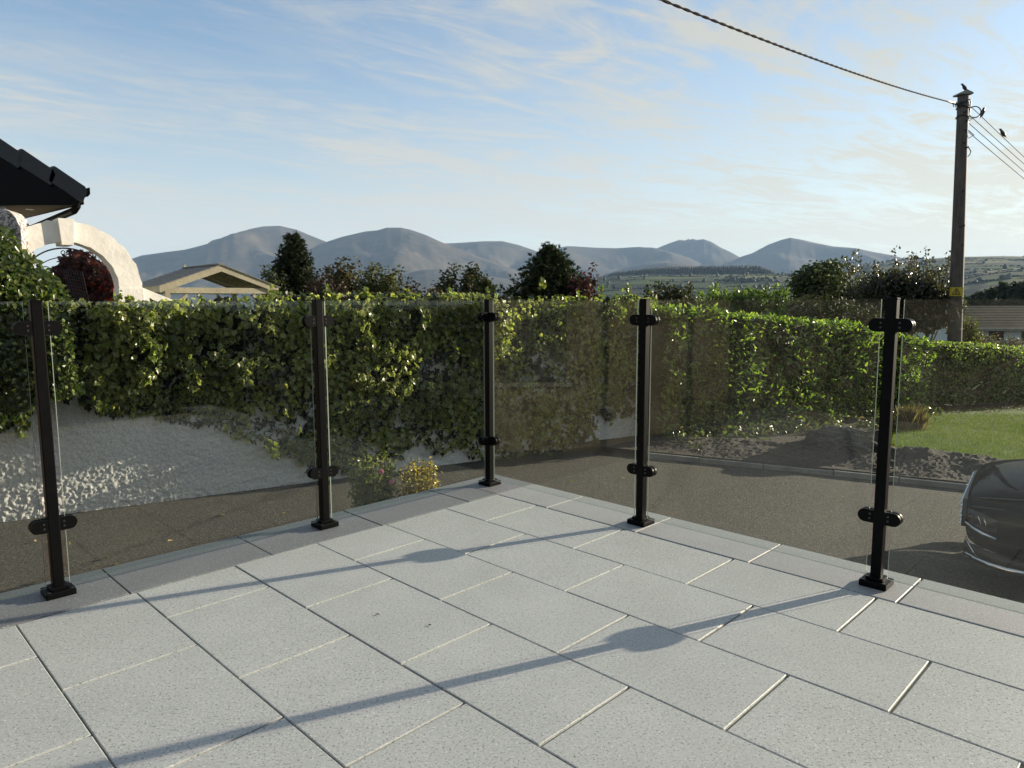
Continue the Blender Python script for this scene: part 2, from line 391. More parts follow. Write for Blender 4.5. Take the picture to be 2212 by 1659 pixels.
# ---- value noise in numpy
def vnoise(x, y, seed=0):
    x = np.asarray(x, float); y = np.asarray(y, float)
    xi = np.floor(x).astype(np.int64); yi = np.floor(y).astype(np.int64); xf = x - xi; yf = y - yi
    def h(a, b):
        n = (a * 374761393 + b * 668265263 + seed * 974634777) & 0xFFFFFFFF
        n = ((n ^ (n >> 13)) * 1274126177) & 0xFFFFFFFF
        return ((n ^ (n >> 16)) & 0xFFFF) / 65535.0
    u = xf * xf * (3 - 2 * xf); v = yf * yf * (3 - 2 * yf)
    return (h(xi, yi) * (1 - u) + h(xi + 1, yi) * u) * (1 - v) + (h(xi, yi + 1) * (1 - u) + h(xi + 1, yi + 1) * u) * v
def fbm(x, y, oct=4, seed=0, gain=0.5):
    t = 0.0; a = 1.0; w = 0.0
    for i in range(oct):
        t = t + a * vnoise(x * 2 ** i, y * 2 ** i, seed + i * 17); w += a; a *= gain
    return t / w

# ---- leaves
def tmpl_two(outer):                         # leaf halves either side of the mid-rib, folded and drooping
    n = len(outer); half = n // 2
    V = [(x, y, 0.22 * abs(x) - 0.22 * (y - 0.35) ** 2) for x, y in outer]
    F = [list(range(0, half + 1)), [half] + list(range(half + 1, n)) + [0]]
    return np.array(V), F, np.array([0, 0])
_iv = [(0, 0.02), (.27, -.14), (.50, .08), (.34, .28), (.46, .55), (.20, .62), (0, 1.0)]
IVY_OUT = _iv + [(-x, y) for x, y in _iv[-2:0:-1]]
def tmpl_margin(outer, k=0.74):
    n = len(outer); half = n // 2; c = (0, 0.36)
    zz = lambda x, y: 0.22 * abs(x) - 0.22 * (y - 0.35) ** 2
    V = [(x, y, zz(x, y)) for x, y in outer] + [(c[0] + (x - c[0]) * k, c[1] + (y - c[1]) * k, zz(x * k, c[1] + (y - c[1]) * k)) for x, y in outer]
    F = [[n + i for i in range(0, half + 1)], [n + half] + [n + i for i in range(half + 1, n)] + [n]]
    F += [[i, (i + 1) % n, n + (i + 1) % n, n + i] for i in range(n)]
    return np.array(V), F, np.array([0, 0] + [1] * n)
T_IVY = tmpl_two(IVY_OUT); T_IVYM = tmpl_margin(IVY_OUT)
_la = [(0, 0), (.13, .18), (.19, .45), (.13, .78), (0, 1.0)]
T_LAUREL = tmpl_two(_la + [(-x, y) for x, y in _la[-2:0:-1]])
_ov = [(0, 0), (.26, .2), (.30, .5), (.16, .82), (0, 1.0)]
T_OVAL = tmpl_two(_ov + [(-x, y) for x, y in _ov[-2:0:-1]])
def tmpl_palm():
    V = []; F = []; k = 0
    for a in (-62, -30, 0, 30, 62):
        ca, sa = math.cos(rad(a)), math.sin(rad(a)); L = 1.0 - abs(a) / 200
        for x, y in ((0, 0), (.13, .45), (0, 1), (-.13, .45)):
            x, y = x, y * L; V.append((x * ca + y * sa, -x * sa + y * ca, -0.3 * y * y))
        F.append([k, k + 1, k + 2, k + 3]); k += 4
    return np.array(V), F, np.zeros(5, int)
T_PALM = tmpl_palm()
def tmpl_spray(n=6, w=0.10, seed=1, spread=50):
    rn = np.random.default_rng(seed); V = []; F = []
    for i in range(n):
        a = rad(rn.uniform(-spread, spread)); L = rn.uniform(0.5, 1.0); e = rn.uniform(-.25, .25); y0 = rn.uniform(0, .35)
        k = len(V); ca, sa = math.cos(a), math.sin(a)
        for x, y in ((-w * .5, 0), (w, .4), (0, 1), (-w, .5)):
            V.append((x * ca + y * L * sa, y0 + (-x * sa + y * L * ca) * .8, e * y))
        F.append([k, k + 1, k + 2, k + 3])
    return np.array(V), F, np.zeros(n, int)
T_SPRAY = tmpl_spray(); T_CLUMP = tmpl_spray(5, 0.22, 4, 160); T_BLADE = (np.array([(-.06, 0, 0), (.06, 0, 0), (.01, 1, .12)]), [[0, 1, 2]], np.array([0]))

def basis(N, T):
    N = N / np.linalg.norm(N, axis=1, keepdims=True)
    T = T - N * np.sum(N * T, axis=1, keepdims=True); T = T / (np.linalg.norm(T, axis=1, keepdims=True) + 1e-9)
    X = np.cross(T, N); return X, T, N
def leaf_cloud(name, P, N, T, size, tmpl, tint, m, parent=None, margin=None, **tags):
    """P,N,T (n,3); size (n,), tint (n,3); margin (n,3) colours the rim faces"""
    tv, tf, kind = tmpl; n = len(P); nv = len(tv)
    X, Y, Z = basis(N, T)
    V = P[:, None, :] + size[:, None, None] * (tv[None, :, 0:1] * X[:, None, :] + tv[None, :, 1:2] * Y[:, None, :] + tv[None, :, 2:3] * Z[:, None, :])
    V = V.reshape(-1, 3)
    if parent is not None: V = V - np.array(world_origin(parent))
    tot = np.array([len(q) for q in tf]); lv = np.concatenate([np.array(q) for q in tf])
    loops = (lv[None, :] + (np.arange(n) * nv)[:, None]).reshape(-1)
    totals = np.tile(tot, n); starts = np.concatenate([[0], np.cumsum(totals)[:-1]])
    me = bpy.data.meshes.new(name)
    me.vertices.add(len(V)); me.vertices.foreach_set('co', V.astype(np.float32).reshape(-1))
    me.loops.add(len(loops)); me.loops.foreach_set('vertex_index', loops.astype(np.int32))
    me.polygons.add(len(totals)); me.polygons.foreach_set('loop_start', starts.astype(np.int32)); me.polygons.foreach_set('loop_total', totals.astype(np.int32))
    fc = np.repeat(tint[:, None, :], len(tf), axis=1)
    if margin is not None: fc = np.where((kind == 1)[None, :, None], margin[:, None, :], fc)
    fc = np.concatenate([fc.reshape(-1, 3), np.ones((n * len(tf), 1))], axis=1)
    at_ = me.attributes.new('tint', 'FLOAT_COLOR', 'FACE'); at_.data.foreach_set('color', fc.astype(np.float32).reshape(-1))
    me.update(calc_edges=True); me.validate(); me.materials.append(m)
    o = bpy.data.objects.new(name, me); finish(o, parent, **tags); return o
def leaf_parts(P, N, T, size, tmpl, tints, m, parent, margins=None):
    """single leaves as parts that share a few meshes"""
    if not len(P): return
    tv, tf, kind = tmpl; ms = []
    for k, c in enumerate(tints):
        me = bpy.data.meshes.new('leaf'); me.from_pydata(tv.tolist(), [], tf); me.materials.append(m)
        at_ = me.attributes.new('tint', 'FLOAT_COLOR', 'FACE')
        cols = np.array([(*(margins[k] if (margins is not None and q == 1) else c), 1.0) for q in kind], dtype=np.float32)
        at_.data.foreach_set('color', cols.reshape(-1)); me.update(); ms.append(me)
    X, Y, Z = basis(N, T); org = np.array(world_origin(parent))
    for i in range(len(P)):
        o = bpy.data.objects.new('leaf', ms[i % len(ms)]); COL.objects.link(o); o.parent = parent
        R = Matrix((X[i], Y[i], Z[i])).transposed()
        o.matrix_local = Matrix.Translation(Vector(P[i] - org)) @ (R * float(size[i])).to_4x4()
def rnd3(n, s=1.0): return RNG.normal(0, s, (n, 3))
def pick(cols, n, var=0.25):
    cols = np.array(cols); c = cols[RNG.integers(0, len(cols), n)]
    return c * RNG.uniform(1 - var, 1 + var, (n, 1))
def jit(c, n, v=0.25): return np.array(c)[None, :] * RNG.uniform(1 - v, 1 + v, (n, 1))

# ================================================================ COUNTRYSIDE, MOUNTAINS
GZ = -1.1                                     # level of the drive below the terrace
def prof(pts):                                # (x, y) of a skyline -> tan(elevation) as a function of azimuth
    az = []; te = []
    for x, y in pts:
        d = ray(x, y); az.append(math.atan2(d.x, d.y)); te.append(d.z / math.hypot(d.x, d.y))
    return np.array(az), np.array(te)
RIDGES = [  # (distance, front run, back run, skyline)
    (7200, 2600, 1800, [(-500, 640), (-100, 615), (150, 590), (240, 572), (290, 556), (305, 551), (350, 545), (400, 538), (450, 525), (500, 508), (540, 494), (570, 488), (605, 487), (640, 495), (700, 519), (740, 536), (800, 560), (900, 600), (1000, 640)]),
    (6500, 2200, 1500, [(560, 640), (600, 585), (650, 550), (690, 527), (740, 511), (790, 499), (815, 497), (835, 491), (865, 491), (885, 495), (920, 507), (950, 521), (985, 535), (1040, 556), (1120, 585), (1220, 615), (1300, 640)]),
    (7600, 2000, 1500, [(860, 640), (900, 560), (960, 526), (1000, 524), (1045, 521), (1085, 521), (1120, 529), (1160, 543), (1200, 558), (1280, 590), (1400, 640)]),
    (8000, 2600, 1500, [(1050, 640), (1100, 585), (1160, 546), (1190, 535), (1225, 530), (1250, 530), (1290, 532), (1330, 533), (1380, 530), (1410, 533), (1440, 541), (1490, 556), (1560, 590), (1680, 640)]),
    (9200, 2200, 1500, [(1300, 640), (1380, 560), (1405, 541), (1427, 531), (1450, 522), (1468, 516), (1480, 517.5), (1487, 514), (1492, 516), (1496, 513.5), (1505, 516), (1520, 514.5), (1535, 520), (1560, 535), (1590, 550), (1620, 566), (1680, 600), (1800, 640)]),
    (8600, 2600, 1800, [(1480, 640), (1540, 590), (1580, 563), (1600, 553), (1625, 545), (1660, 526), (1690, 515), (1708, 511), (1730, 515), (1760, 522), (1800, 530), (1850, 534), (1880, 541), (1925, 549), (1960, 558), (2010, 575), (2100, 605), (2200, 640)]),
    (5200, 1500, 1200, [(760, 640), (820, 610), (870, 590), (900, 583), (920, 580), (960, 580), (1000, 585), (1040, 592), (1090, 600), (1200, 620), (1300, 640)]),
    (6000, 1700, 1200, [(1180, 640), (1260, 610), (1300, 594), (1350, 578), (1400, 569), (1440, 566), (1480, 569), (1540, 580), (1600, 590), (1700, 605), (1800, 640)]),
]
FOOT = [  # farmed foothills
    (2700, 2000, 1500, [(900, 660), (1100, 640), (1200, 620), (1280, 603), (1330, 598), (1400, 595), (1660, 593), (1760, 594), (1850, 593), (1950, 600), (2050, 615), (2300, 640)]),
    (3600, 2400, 1500, [(1500, 660), (1700, 620), (1800, 590), (1880, 572), (1930, 566), (1990, 563), (2050, 559), (2120, 558), (2212, 557), (2400, 554), (2900, 560), (3600, 600)]),
    (2300, 1500, 900, [(1850, 660), (1960, 625), (2060, 598), (2120, 588), (2180, 581), (2240, 577), (2400, 572), (3000, 590), (3800, 640)]),
]
Z0 = -75.0
def terrain_height(az, r):
    base = np.where(r < 70, -1.45, -1.45 + (Z0 + 1.45) * np.clip((r - 70) / 900.0, 0, 1) ** 1.0)
    z = base.copy(); moor = np.zeros_like(z)
    for k, (R, wf, wb, pts) in enumerate(RIDGES + FOOT):
        a, te = prof(pts)
        h = np.interp(az, a, te, left=-1, right=-1) * R + EYE.z - Z0
        h = np.where((az < a[0]) | (az > a[-1]), 0, h); h = np.maximum(h, 0)
        t = np.clip(np.where(r < R, (R - r) / wf, (r - R) / wb), 0, 1)
        mount = k < len(RIDGES)
        if mount:
            g = 1 - t; sh = g ** 1.25
            xx = r * np.sin(az) / 700.0; yy = r * np.cos(az) / 700.0
            spur = fbm(xx + 0.9 * fbm(xx * .6, yy * .6, 3, 5) + k * 3, yy * 0.55 + k * 7, 5, 11 + k) - 0.5
            hh = h * sh * (1 + spur * 1.15 * np.minimum(t * 3.5, 1.0) * (r < R))
        else:
            g = 1 - t; sh = g * g * (3 - 2 * g)
            xx = r * np.sin(az) / 260.0; yy = r * np.cos(az) / 260.0
            hh = h * sh * (1 + 0.12 * (fbm(xx, yy, 3, 31 + k) - 0.5) * np.minimum(t * 4, 1))
        zz = Z0 + hh
        moor = np.where(zz > z, 1.0 if mount else np.clip((r - 3050) / 300.0, 0, 1) * 0.55, moor)
        z = np.maximum(z, zz)
    return z, moor
def build_terrain():
    a1 = np.arange(-40, 48.01, 0.075); a0 = np.concatenate([np.arange(-180, -40, 5.0), a1, np.arange(50, 180, 5.0)])
    rr = np.concatenate([[0.5, 6, 14, 30, 50, 70, 90, 120, 160, 220, 300, 420, 560, 720], np.arange(860, 4200, 70), np.arange(4200, 9400, 85), [9700, 10200, 11000, 12500]])
    A, R = np.meshgrid(np.radians(a0), rr, indexing='ij'); Z, Mo = terrain_height(A, R)
    X = R * np.sin(A); Y = R * np.cos(A); na, nr = A.shape
    V = np.stack([X, Y, Z], -1).reshape(-1, 3)
    i, j = np.meshgrid(np.arange(na), np.arange(nr - 1), indexing='ij'); i2 = (i + 1) % na
    F = np.stack([i * nr + j, i * nr + j + 1, i2 * nr + j + 1, i2 * nr + j], -1).reshape(-1, 4)[:, ::-1]
    me = bpy.data.meshes.new('terrain'); me.vertices.add(len(V)); me.vertices.foreach_set('co', V.astype(np.float32).reshape(-1))
    me.loops.add(F.size); me.loops.foreach_set('vertex_index', F.astype(np.int32).reshape(-1))
    me.polygons.add(len(F)); me.polygons.foreach_set('loop_start', (np.arange(len(F)) * 4).astype(np.int32)); me.polygons.foreach_set('loop_total', np.full(len(F), 4, np.int32))
    at_ = me.attributes.new('moor', 'FLOAT', 'POINT'); at_.data.foreach_set('value', Mo.reshape(-1).astype(np.float32))
    me.update(calc_edges=True); me.materials.append(M['country']); me.shade_smooth()
    o = bpy.data.objects.new('terrain', me); finish(o, kind='structure')
build_terrain()
def ground_z(x, y):
    z, _ = terrain_height(np.array([math.atan2(x, y)]), np.array([math.hypot(x, y)])); return float(z[0])

# haze: one closed box round the place, the sky outside it
def build_haze():
    mb = MB(); mb.box((0, 0, 370), (27000, 27000, 2 * 448.0 + 2)); o = mb.build('haze', [], kind='stuff')
    m = bpy.data.materials.new('air'); m.use_nodes = True; t = NT(m.node_tree)
    out = t.n('ShaderNodeOutputMaterial'); v = t.n('ShaderNodeVolumePrincipled')
    v.inputs['Color'].default_value = (0.45, 0.68, 1.0, 1); v.inputs['Density'].default_value = HAZE; v.inputs['Anisotropy'].default_value = 0.0
    t.l(v.outputs[0], out.inputs['Volume']); o.data.materials.append(m)
HAZE = 0.000048
build_haze()

# plantation, hedgerow trees and valley woods: far-off masses
def far_conifers(name, spots, hh, tints):
    V = []; F = []; C = []
    for (x, y, z), h in zip(spots, hh):
        k = len(V); w = h * RNG.uniform(.16, .24); n = 6
        for lv, (ww, zz) in enumerate(((1.0, .12), (.75, .4), (.42, .72))):
            for q in range(n):
                a = 2 * math.pi * q / n + lv; V.append((x + math.cos(a) * w * ww * RNG.uniform(.7, 1.25), y + math.sin(a) * w * ww * RNG.uniform(.7, 1.25), z + h * zz * RNG.uniform(.95, 1.05)))
        V.append((x, y, z + h))
        for lv in range(2):
            for q in range(n): F.append((k + lv * n + q, k + lv * n + (q + 1) % n, k + lv * n + n + (q + 1) % n, k + lv * n + n + q))
        for q in range(n): F.append((k + 2 * n + q, k + 2 * n + (q + 1) % n, k + 3 * n))
        C += [tints[RNG.integers(len(tints))]] * (3 * n)
    return V, F, C
def tinted(name, V, F, C, m, **tags):
    o = mesh(name, V, F, m, **tags)
    at_ = o.data.attributes.new('tint', 'FLOAT_COLOR', 'FACE'); c = np.concatenate([np.array(C), np.ones((len(C), 1))], 1)
    at_.data.foreach_set('color', c.astype(np.float32).reshape(-1)); return o
def azr(x, R):
    d = ray(x, 620); a = math.atan2(d.x, d.y); return R * math.sin(a), R * math.cos(a)
sp = []; hh = []
for _ in range(2600):
    x = RNG.uniform(1298, 1672); t = (x - 1298) / 374
    R = RNG.uniform(2560, 2760); X, Y = azr(x, R)
    ed = min(1.0, 0.35 + 9 * t, (0.30 + 7 * (1 - t)))
    sp.append((X, Y, ground_z(X, Y) - 1)); hh.append((11 + 19 * min(1, t * 2.6)) * ed * RNG.uniform(.82, 1.08))
V_, F_, C_ = far_conifers('p', sp, hh, [(.020, .030, .014), (.026, .036, .016), (.016, .024, .012)])
tinted('conifer_plantation', V_, F_, C_, M['needle'], kind='stuff', label='long dark conifer plantation along the top of the fields below the mountains', cat='wood')
def far_bushes(spots, tints):
    V = []; F = []; C = []
    base = bmesh.new(); bmesh.ops.create_icosphere(base, subdivisions=1, radius=1.0)
    bv = np.array([v.co[:] for v in base.verts]); bf = [[v.index for v in f_.verts] for f_ in base.faces]; base.free()
    for x, y, z, w, h in spots:
        for s in range(4):
            ox, oy, oz = RNG.uniform(-.45, .45, 3); k = len(V); sc = RNG.uniform(.4, .75)
            q = bv * RNG.uniform(.7, 1.3, (len(bv), 1)) * sc
            for v in q: V.append((x + (v[0] + ox) * w, y + (v[1] + oy) * w, z + h * (.5 + (v[2] + oz * .6) * .5)))
            F += [[i + k for i in f_] for f_ in bf]; C += [tints[RNG.integers(len(tints))]] * len(bf)
    return V, F, C
sp = []
rows = []
R = 980.0
while R < 3500:                               # hedge lines round the fields, with trees standing in them
    az0, az1 = azr(1180, 1.0), azr(2330, 1.0); A0, A1 = math.atan2(*az0), math.atan2(*az1); a = A0 + RNG.uniform(0, .05); slope = RNG.uniform(-1.0, 1.0)
    while a < A1:
        ln = RNG.uniform(120, 420) / R; r0 = R + RNG.uniform(-45, 45); sl = RNG.uniform(-.35, .35)
        for k in range(int(ln * R / 6.5)):
            if RNG.random() < .12: continue
            aa = a + k * 6.5 / R; rr_ = r0 + sl * k * 6.5; rows.append((rr_ * math.sin(aa), rr_ * math.cos(aa), RNG.random() < .05))
        if RNG.random() < .8:                  # a cross hedge up to the next line
            for k in range(int(110 / 9)): rows.append(((r0 + k * 9) * math.sin(a + ln + .00003 * k), (r0 + k * 9) * math.cos(a + ln + .00003 * k), RNG.random() < .08))
        a += ln + RNG.uniform(0, .012)
    R *= RNG.uniform(1.045, 1.085)
ra = np.array([(q[0], q[1]) for q in rows]); rz, rm = terrain_height(np.arctan2(ra[:, 0], ra[:, 1]), np.hypot(ra[:, 0], ra[:, 1]))
ico = bmesh.new(); bmesh.ops.create_icosphere(ico, subdivisions=1, radius=1.0); ico1 = (np.array([v.co[:] for v in ico.verts]), [[v.index for v in f_.verts] for f_ in ico.faces]); ico.free()
HV = []; HF = []; HC = []
for (x, y, big), z, m_ in zip(rows, rz, rm):
    if m_ > .5: continue
    q = ico1[0][:] * RNG.uniform(.7, 1.3, (len(ico1[0]), 1)); w, h = (RNG.uniform(4, 6.5), RNG.uniform(5, 10)) if big else (RNG.uniform(3.2, 4.6), RNG.uniform(1.2, 2.6)); k = len(HV)
    HV += (q * np.array([w, w, h])[None, :] + np.array([x, y, z + h * .4])[None, :]).tolist(); HF += [[i + k for i in f_] for f_ in ico1[1]]; HC += [[(.022, .033, .013), (.030, .042, .017)][RNG.integers(2)]] * len(ico1[1])
tinted('field_hedges', HV, HF, HC, M['needle'], kind='stuff', label='dark hedge lines dividing the distant green fields', cat='hedges')
for x0, x1, R0, R1, n, h in ((1560, 1680, 2000, 2120, 34, 15), (1680, 1790, 2200, 2260, 22, 12), (1290, 1500, 900, 1000, 46, 11), (1640, 1760, 900, 1000, 34, 12), (1500, 1640, 950, 1010, 20, 9), (1820, 1980, 1300, 1400, 30, 10), (1985, 2012, 2900, 2960, 4, 22), (1880, 1990, 3500, 3700, 40, 16), (2000, 2212, 3560, 3640, 26, 9)):
    for _ in range(n):
        x = RNG.uniform(x0, x1); X, Y = azr(x, RNG.uniform(R0, R1)); sp.append((X, Y, ground_z(X, Y) - .5, h * RNG.uniform(.35, .6), h * RNG.uniform(.6, 1.1)))
V_, F_, C_ = far_bushes(sp, [(.028, .040, .018), (.036, .048, .022), (.022, .032, .016)])
tinted('hedgerow_trees', V_, F_, C_, M['needle'], kind='stuff', label='dark hedgerow trees and copses scattered over the distant green fields', cat='trees')

def farmhouse(x, R, w, h, lab):
    X, Y = azr(x, R); z = ground_z(X, Y); r = thing('farmhouse', lab, 'house', (X, Y, z), 'white farmhouses on the far fields')
    MB().box((X, Y, z + h * .5), (w, w * .5, h)).build('wall', M['white_wall'], r)
    g = MB(); y0, y1 = Y - w * .28, Y + w * .28
    g.prism([(X - w * .52, y0, z + h), (X - w * .52, y1, z + h), (X - w * .52, Y, z + h * 1.7)], (w * 1.04, 0, 0)); rf = g.build('roof', M['slate'], r)
    MB().box((X - w * .35, Y, z + h * 1.75), (1.0, .8, 1.6)).build('chimney', M['white_wall'], rf)
    for q in (-.3, 0, .3): MB().box((X + q * w, Y - w * .25 - .02, z + h * .55), (1.2, .08, 1.3)).build('window', M['window'], r)
farmhouse(1391, 2350, 13, 5, 'white gabled farmhouse just below the left end of the dark plantation')
farmhouse(1372, 2380, 17, 3.4, 'long low white farmhouse beside the gabled one under the plantation')
farmhouse(1450, 1750, 18, 4, 'white farmhouse among trees in the lower middle of the fields')
farmhouse(1892, 1500, 22, 3, 'low pale farm building on the open field right of the copse')

# ================================================================ TERRACE
EL = Vector((-0.7040, -0.7102, 0)); ER = Vector((0.7102, -0.7040, 0)); CORNER = Vector((-0.142, 4.385, 0))
LOCAL = Matrix(((EL.x, ER.x, 0, CORNER.x), (EL.y, ER.y, 0, CORNER.y), (0, 0, 1, 0), (0, 0, 0, 1)))
def LR(l, r, z=0.0): return CORNER + EL * l + ER * r + Vector((0, 0, z))
terrace = bpy.data.objects.new('terrace', None); terrace.location = CORNER; finish(terrace, kind='structure')
L0, R0_ = -0.205, -0.180                      # outer edges of the two copings
bed = MB()
bed.prism([LR(L0 + .03, R0_ + .03, -.011), LR(4.4, R0_ + .03, -.011), LR(4.4, 4.4, -.011), LR(L0 + .03, 4.4, -.011)], (0, 0, -1.3))
bed.build('mortar_bed', M['mortar'], terrace)
slab_meshes = {}
def slab(l0, l1, r0, r1, m, name='paving_slab', th=0.040, gl=0.0026, gr=0.0045):
    w, h = (l1 - l0 - 2 * gl), (r1 - r0 - 2 * gr); key = (round(w, 3), round(h, 3), m)
    if key not in slab_meshes:
        mb = MB().box((0, 0, -th / 2), (w, h, th), bev=0.0022)
        me = bpy.data.meshes.new(name); me.from_pydata(mb.V, [], mb.F); me.materials.append(M[m]); slab_meshes[key] = me
    o = bpy.data.objects.new(name, slab_meshes[key]); COL.objects.link(o); o.parent = terrace
    c = LR((l0 + l1) / 2, (r0 + r1) / 2) - CORNER
    R = LOCAL.to_3x3(); R.normalize()
    o.matrix_local = Matrix.Translation(c + Vector((0, 0, random.uniform(-.0012, .0006)))) @ R.to_4x4() @ Matrix.Rotation(random.uniform(-.0012, .0012), 4, 'X') @ Matrix.Rotation(random.uniform(-.0012, .0012), 4, 'Y')
def in_view(l, r):
    p = LR(l, r); d = p - EYE; z = d.dot(FWD)
    return z > -0.3 and abs(d.dot(RT)) < 0.95 * z + 1.0
LB = [0.130] + [0.130 + .402 * k for k in range(1, 13)]
for k in range(len(LB) - 1):
    js = [0.20] + [(0.53 if k % 2 == 0 else 0.82) + .600 * n for n in range(11)]
    for a, b in zip(js[:-1], js[1:]):
        if in_view((LB[k] + LB[k + 1]) / 2, (a + b) / 2): slab(LB[k], LB[k + 1], a, b, 'slab')
# left coping (between the corner square and the viewer's left), right coping
for a, b in zip([L0] + [0.355 + .602 * n for n in range(0, 7)], [0.355 + .602 * n for n in range(0, 8)]):
    slab(a, b, R0_, 0.20, 'coping', 'coping_slab', 0.05)
for a, b in zip([0.20] + [0.60 + .600 * n for n in range(0, 7)], [0.60 + .600 * n for n in range(0, 8)]):
    slab(L0, 0.130, a, b, 'coping2', 'coping_slab', 0.05, gl=.0022, gr=.0045)

# ================================================================ BALUSTRADE
PH, PW = 1.160, 0.040
CL_Z = (0.286, 1.055)
def stadium(mb, p0, p1, hh, th, axis, nrm, n=10):
    """upright rounded plate from p0 to p1 (both on the axis), half height hh, thickness th about the axis plane"""
    pts = []; a = Vector(axis); N = Vector(nrm); up = Vector((0, 0, 1)); c1 = Vector(p1) - a * hh
    pts += [Vector(p0) - up * hh] 
    for k in range(n + 1):
        t = -math.pi / 2 + math.pi * k / n; pts.append(c1 + a * math.cos(t) * hh + up * math.sin(t) * hh)
    pts.append(Vector(p0) + up * hh)
    mb.prism([p + N * (-th / 2) for p in pts], N * th)
def build_post(name, label, l, r, dirs):
    base = LR(l, r); t = thing(name, label, 'post', base, 'black balustrade posts round the terrace')
    R3 = LOCAL.to_3x3().to_4x4(); T = Matrix.Translation(base) @ R3
    part('shaft', MB().box((0, 0, PH / 2 + .012), (PW, PW, PH - .024), M4=T, bev=0.004), M['black'], t)
    part('cap', MB().box((0, 0, PH - .004), (PW + .003, PW + .003, .010), M4=T, bev=0.003), M['black'], t)
    mb = MB(); mb.box((0, 0, .013), (.104, .104, .026), M4=T, bev=0.005); mb.box((0, 0, .032), (.066, .066, .014), M4=T, bev=0.004)
    bp = part('base_plate', mb, M['black'], t)
    for dx, dy in ((.04, .04), (-.04, .04), (.04, -.04), (-.04, -.04)): part('screw', MB().tube([T @ Vector((dx, dy, .0255)), T @ Vector((dx, dy, .0275))], .006, 8), M['steel'], bp)
    for ax, nr in dirs:
        ax = Vector(ax); nr = Vector(nr)
        for z in CL_Z:
            p0 = base + ax * (PW / 2 - .002) + Vector((0, 0, z)); p1 = base + ax * (PW / 2 + .060) + Vector((0, 0, z)); mb = MB()
            for sgn in (-1, 1): stadium(mb, p0 + nr * sgn * .0125, p1 + nr * sgn * .0125, .0265, .0125, ax, nr)
            stadium(mb, p0, p0 + ax * .028, .022, .011, ax, nr, 4)
            c = part('clamp', mb, M['black'], t)
            for dz in (-.009, .009):
                for sgn in (-1, 1):
                    q = base + ax * (PW / 2 + .014) + Vector((0, 0, z + dz)) + nr * sgn * .0186
                    part('screw', MB().tube([q, q + nr * sgn * .0016], .0042, 8), M['steel'], c)
    return t
LP = [(1.172, 0.0), (2.362, 0.0), (3.55, 0.0)]; RP = [(0.0, 1.140), (0.0, 2.285), (0.0, 3.43)]
build_post('balustrade_post', 'black square post where the two glass runs meet at the terrace corner', 0, 0, [(EL, ER), (ER, EL)])
build_post('balustrade_post', 'black post second along the roughcast-wall side, in front of the variegated ivy', *LP[0], [(EL, ER), (-EL, ER)])
build_post('balustrade_post', 'black post standing before the bare stretch of roughcast wall and the ivy bush', *LP[1], [(EL, ER), (-EL, ER)])
build_post('balustrade_post', 'black post in front of the end of the ivy, with a leaf shoot above it', *RP[0], [(ER, EL), (-ER, EL)])
build_post('balustrade_post', 'black post between the laurel hedge and the parked car', *RP[1], [(ER, EL), (-ER, EL)])
def pane(label, a, b, axis_l, z0=0.035, z1=1.155, th=0.010):
    """a..b along the run (after the gaps)"""
    f_ = (lambda s: LR(s, 0)) if axis_l else (lambda s: LR(0, s)); nr = ER if axis_l else EL
    p, q = f_(a), f_(b); base = (p + q) / 2 + Vector((0, 0, z0))
    V = []
    for z in (z0, z1):
        for pt in (p, q):
            for s in (-1, 1): V.append(pt + nr * s * th / 2 + Vector((0, 0, z)))
    F = [(0, 2, 6, 4), (1, 5, 7, 3), (0, 1, 3, 2), (4, 6, 7, 5), (0, 4, 5, 1), (2, 3, 7, 6)]
    V = [v - base for v in V]
    o = mesh('glass_panel', V, F, [M['glass'], M['glass_edge']], None, label=label, cat='glass panel', group='clear glass panels of the balustrade')
    o.location = base
    for i in range(2, 6): o.data.polygons[i].material_index = 1
    bm = bmesh.new(); bm.from_mesh(o.data); bmesh.ops.recalc_face_normals(bm, faces=bm.faces); bm.to_mesh(o.data); bm.free()
G = PW / 2 + .021
pane('clear glass panel nearest the corner post, before the flowering weeds', G, LP[0][0] - G, True)
pane('clear glass panel in front of the bare roughcast wall', LP[0][0] + G, LP[1][0] - G, True)
pane('clear glass panel cut by the frame beside the ivy bush', LP[1][0] + G, LP[2][0] - G, True)
pane('clear glass panel from the corner post across the trailing ivy', G, RP[0][1] - G, False)
pane('clear glass panel in front of the laurel hedge and the kerb', RP[0][1] + G, RP[1][1] - G, False)
pane('clear glass panel in front of the parked car and the lawn', RP[1][1] + G, RP[2][1] - G, False)

# ================================================================ DRIVE, KERB, LAWN, SOIL
def sheet(name, poly, z, m, kind='structure', sub=0):
    mesh(name, [(p[0], p[1], z) for p in poly], [tuple(range(len(poly)))], m, kind=kind)
K0 = ghit(1380, 986, GZ); K1 = ghit(1800, 1027, GZ); K2 = ghit(2095, 1058, GZ); K3 = K2 + (K2 - K1) * 2.2
sheet('drive', [(-14, -6), (14, -6), (14, 9.0), (K3.x, K3.y), (K2.x, K2.y), (K1.x, K1.y), (K0.x, K0.y), (2.2, 13), (-14, 6)], GZ, M['tarmac'])
kerb = bpy.data.objects.new('kerb', None); kerb.location = K1; finish(kerb, kind='structure')
path = [K0, K1, K2, K3]
def along(pts, step):
    out = []; 
    for a, b in zip(pts[:-1], pts[1:]):
        n = max(1, round((b - a).length / step))
        for i in range(n): out.append((a.lerp(b, i / n), a.lerp(b, (i + 1) / n)))
    return out
for a, b in along(path, 0.9):
    d = (b - a); mid = (a + b) / 2 + Vector((0, 0, .008 + random.uniform(-.004, .004)))
    MB().box(mid, (d.length - .012, .055, .11), rz=math.atan2(d.y, d.x) + random.uniform(-.006, .006), bev=.008).build('kerb_stone', M['concrete'], kerb)
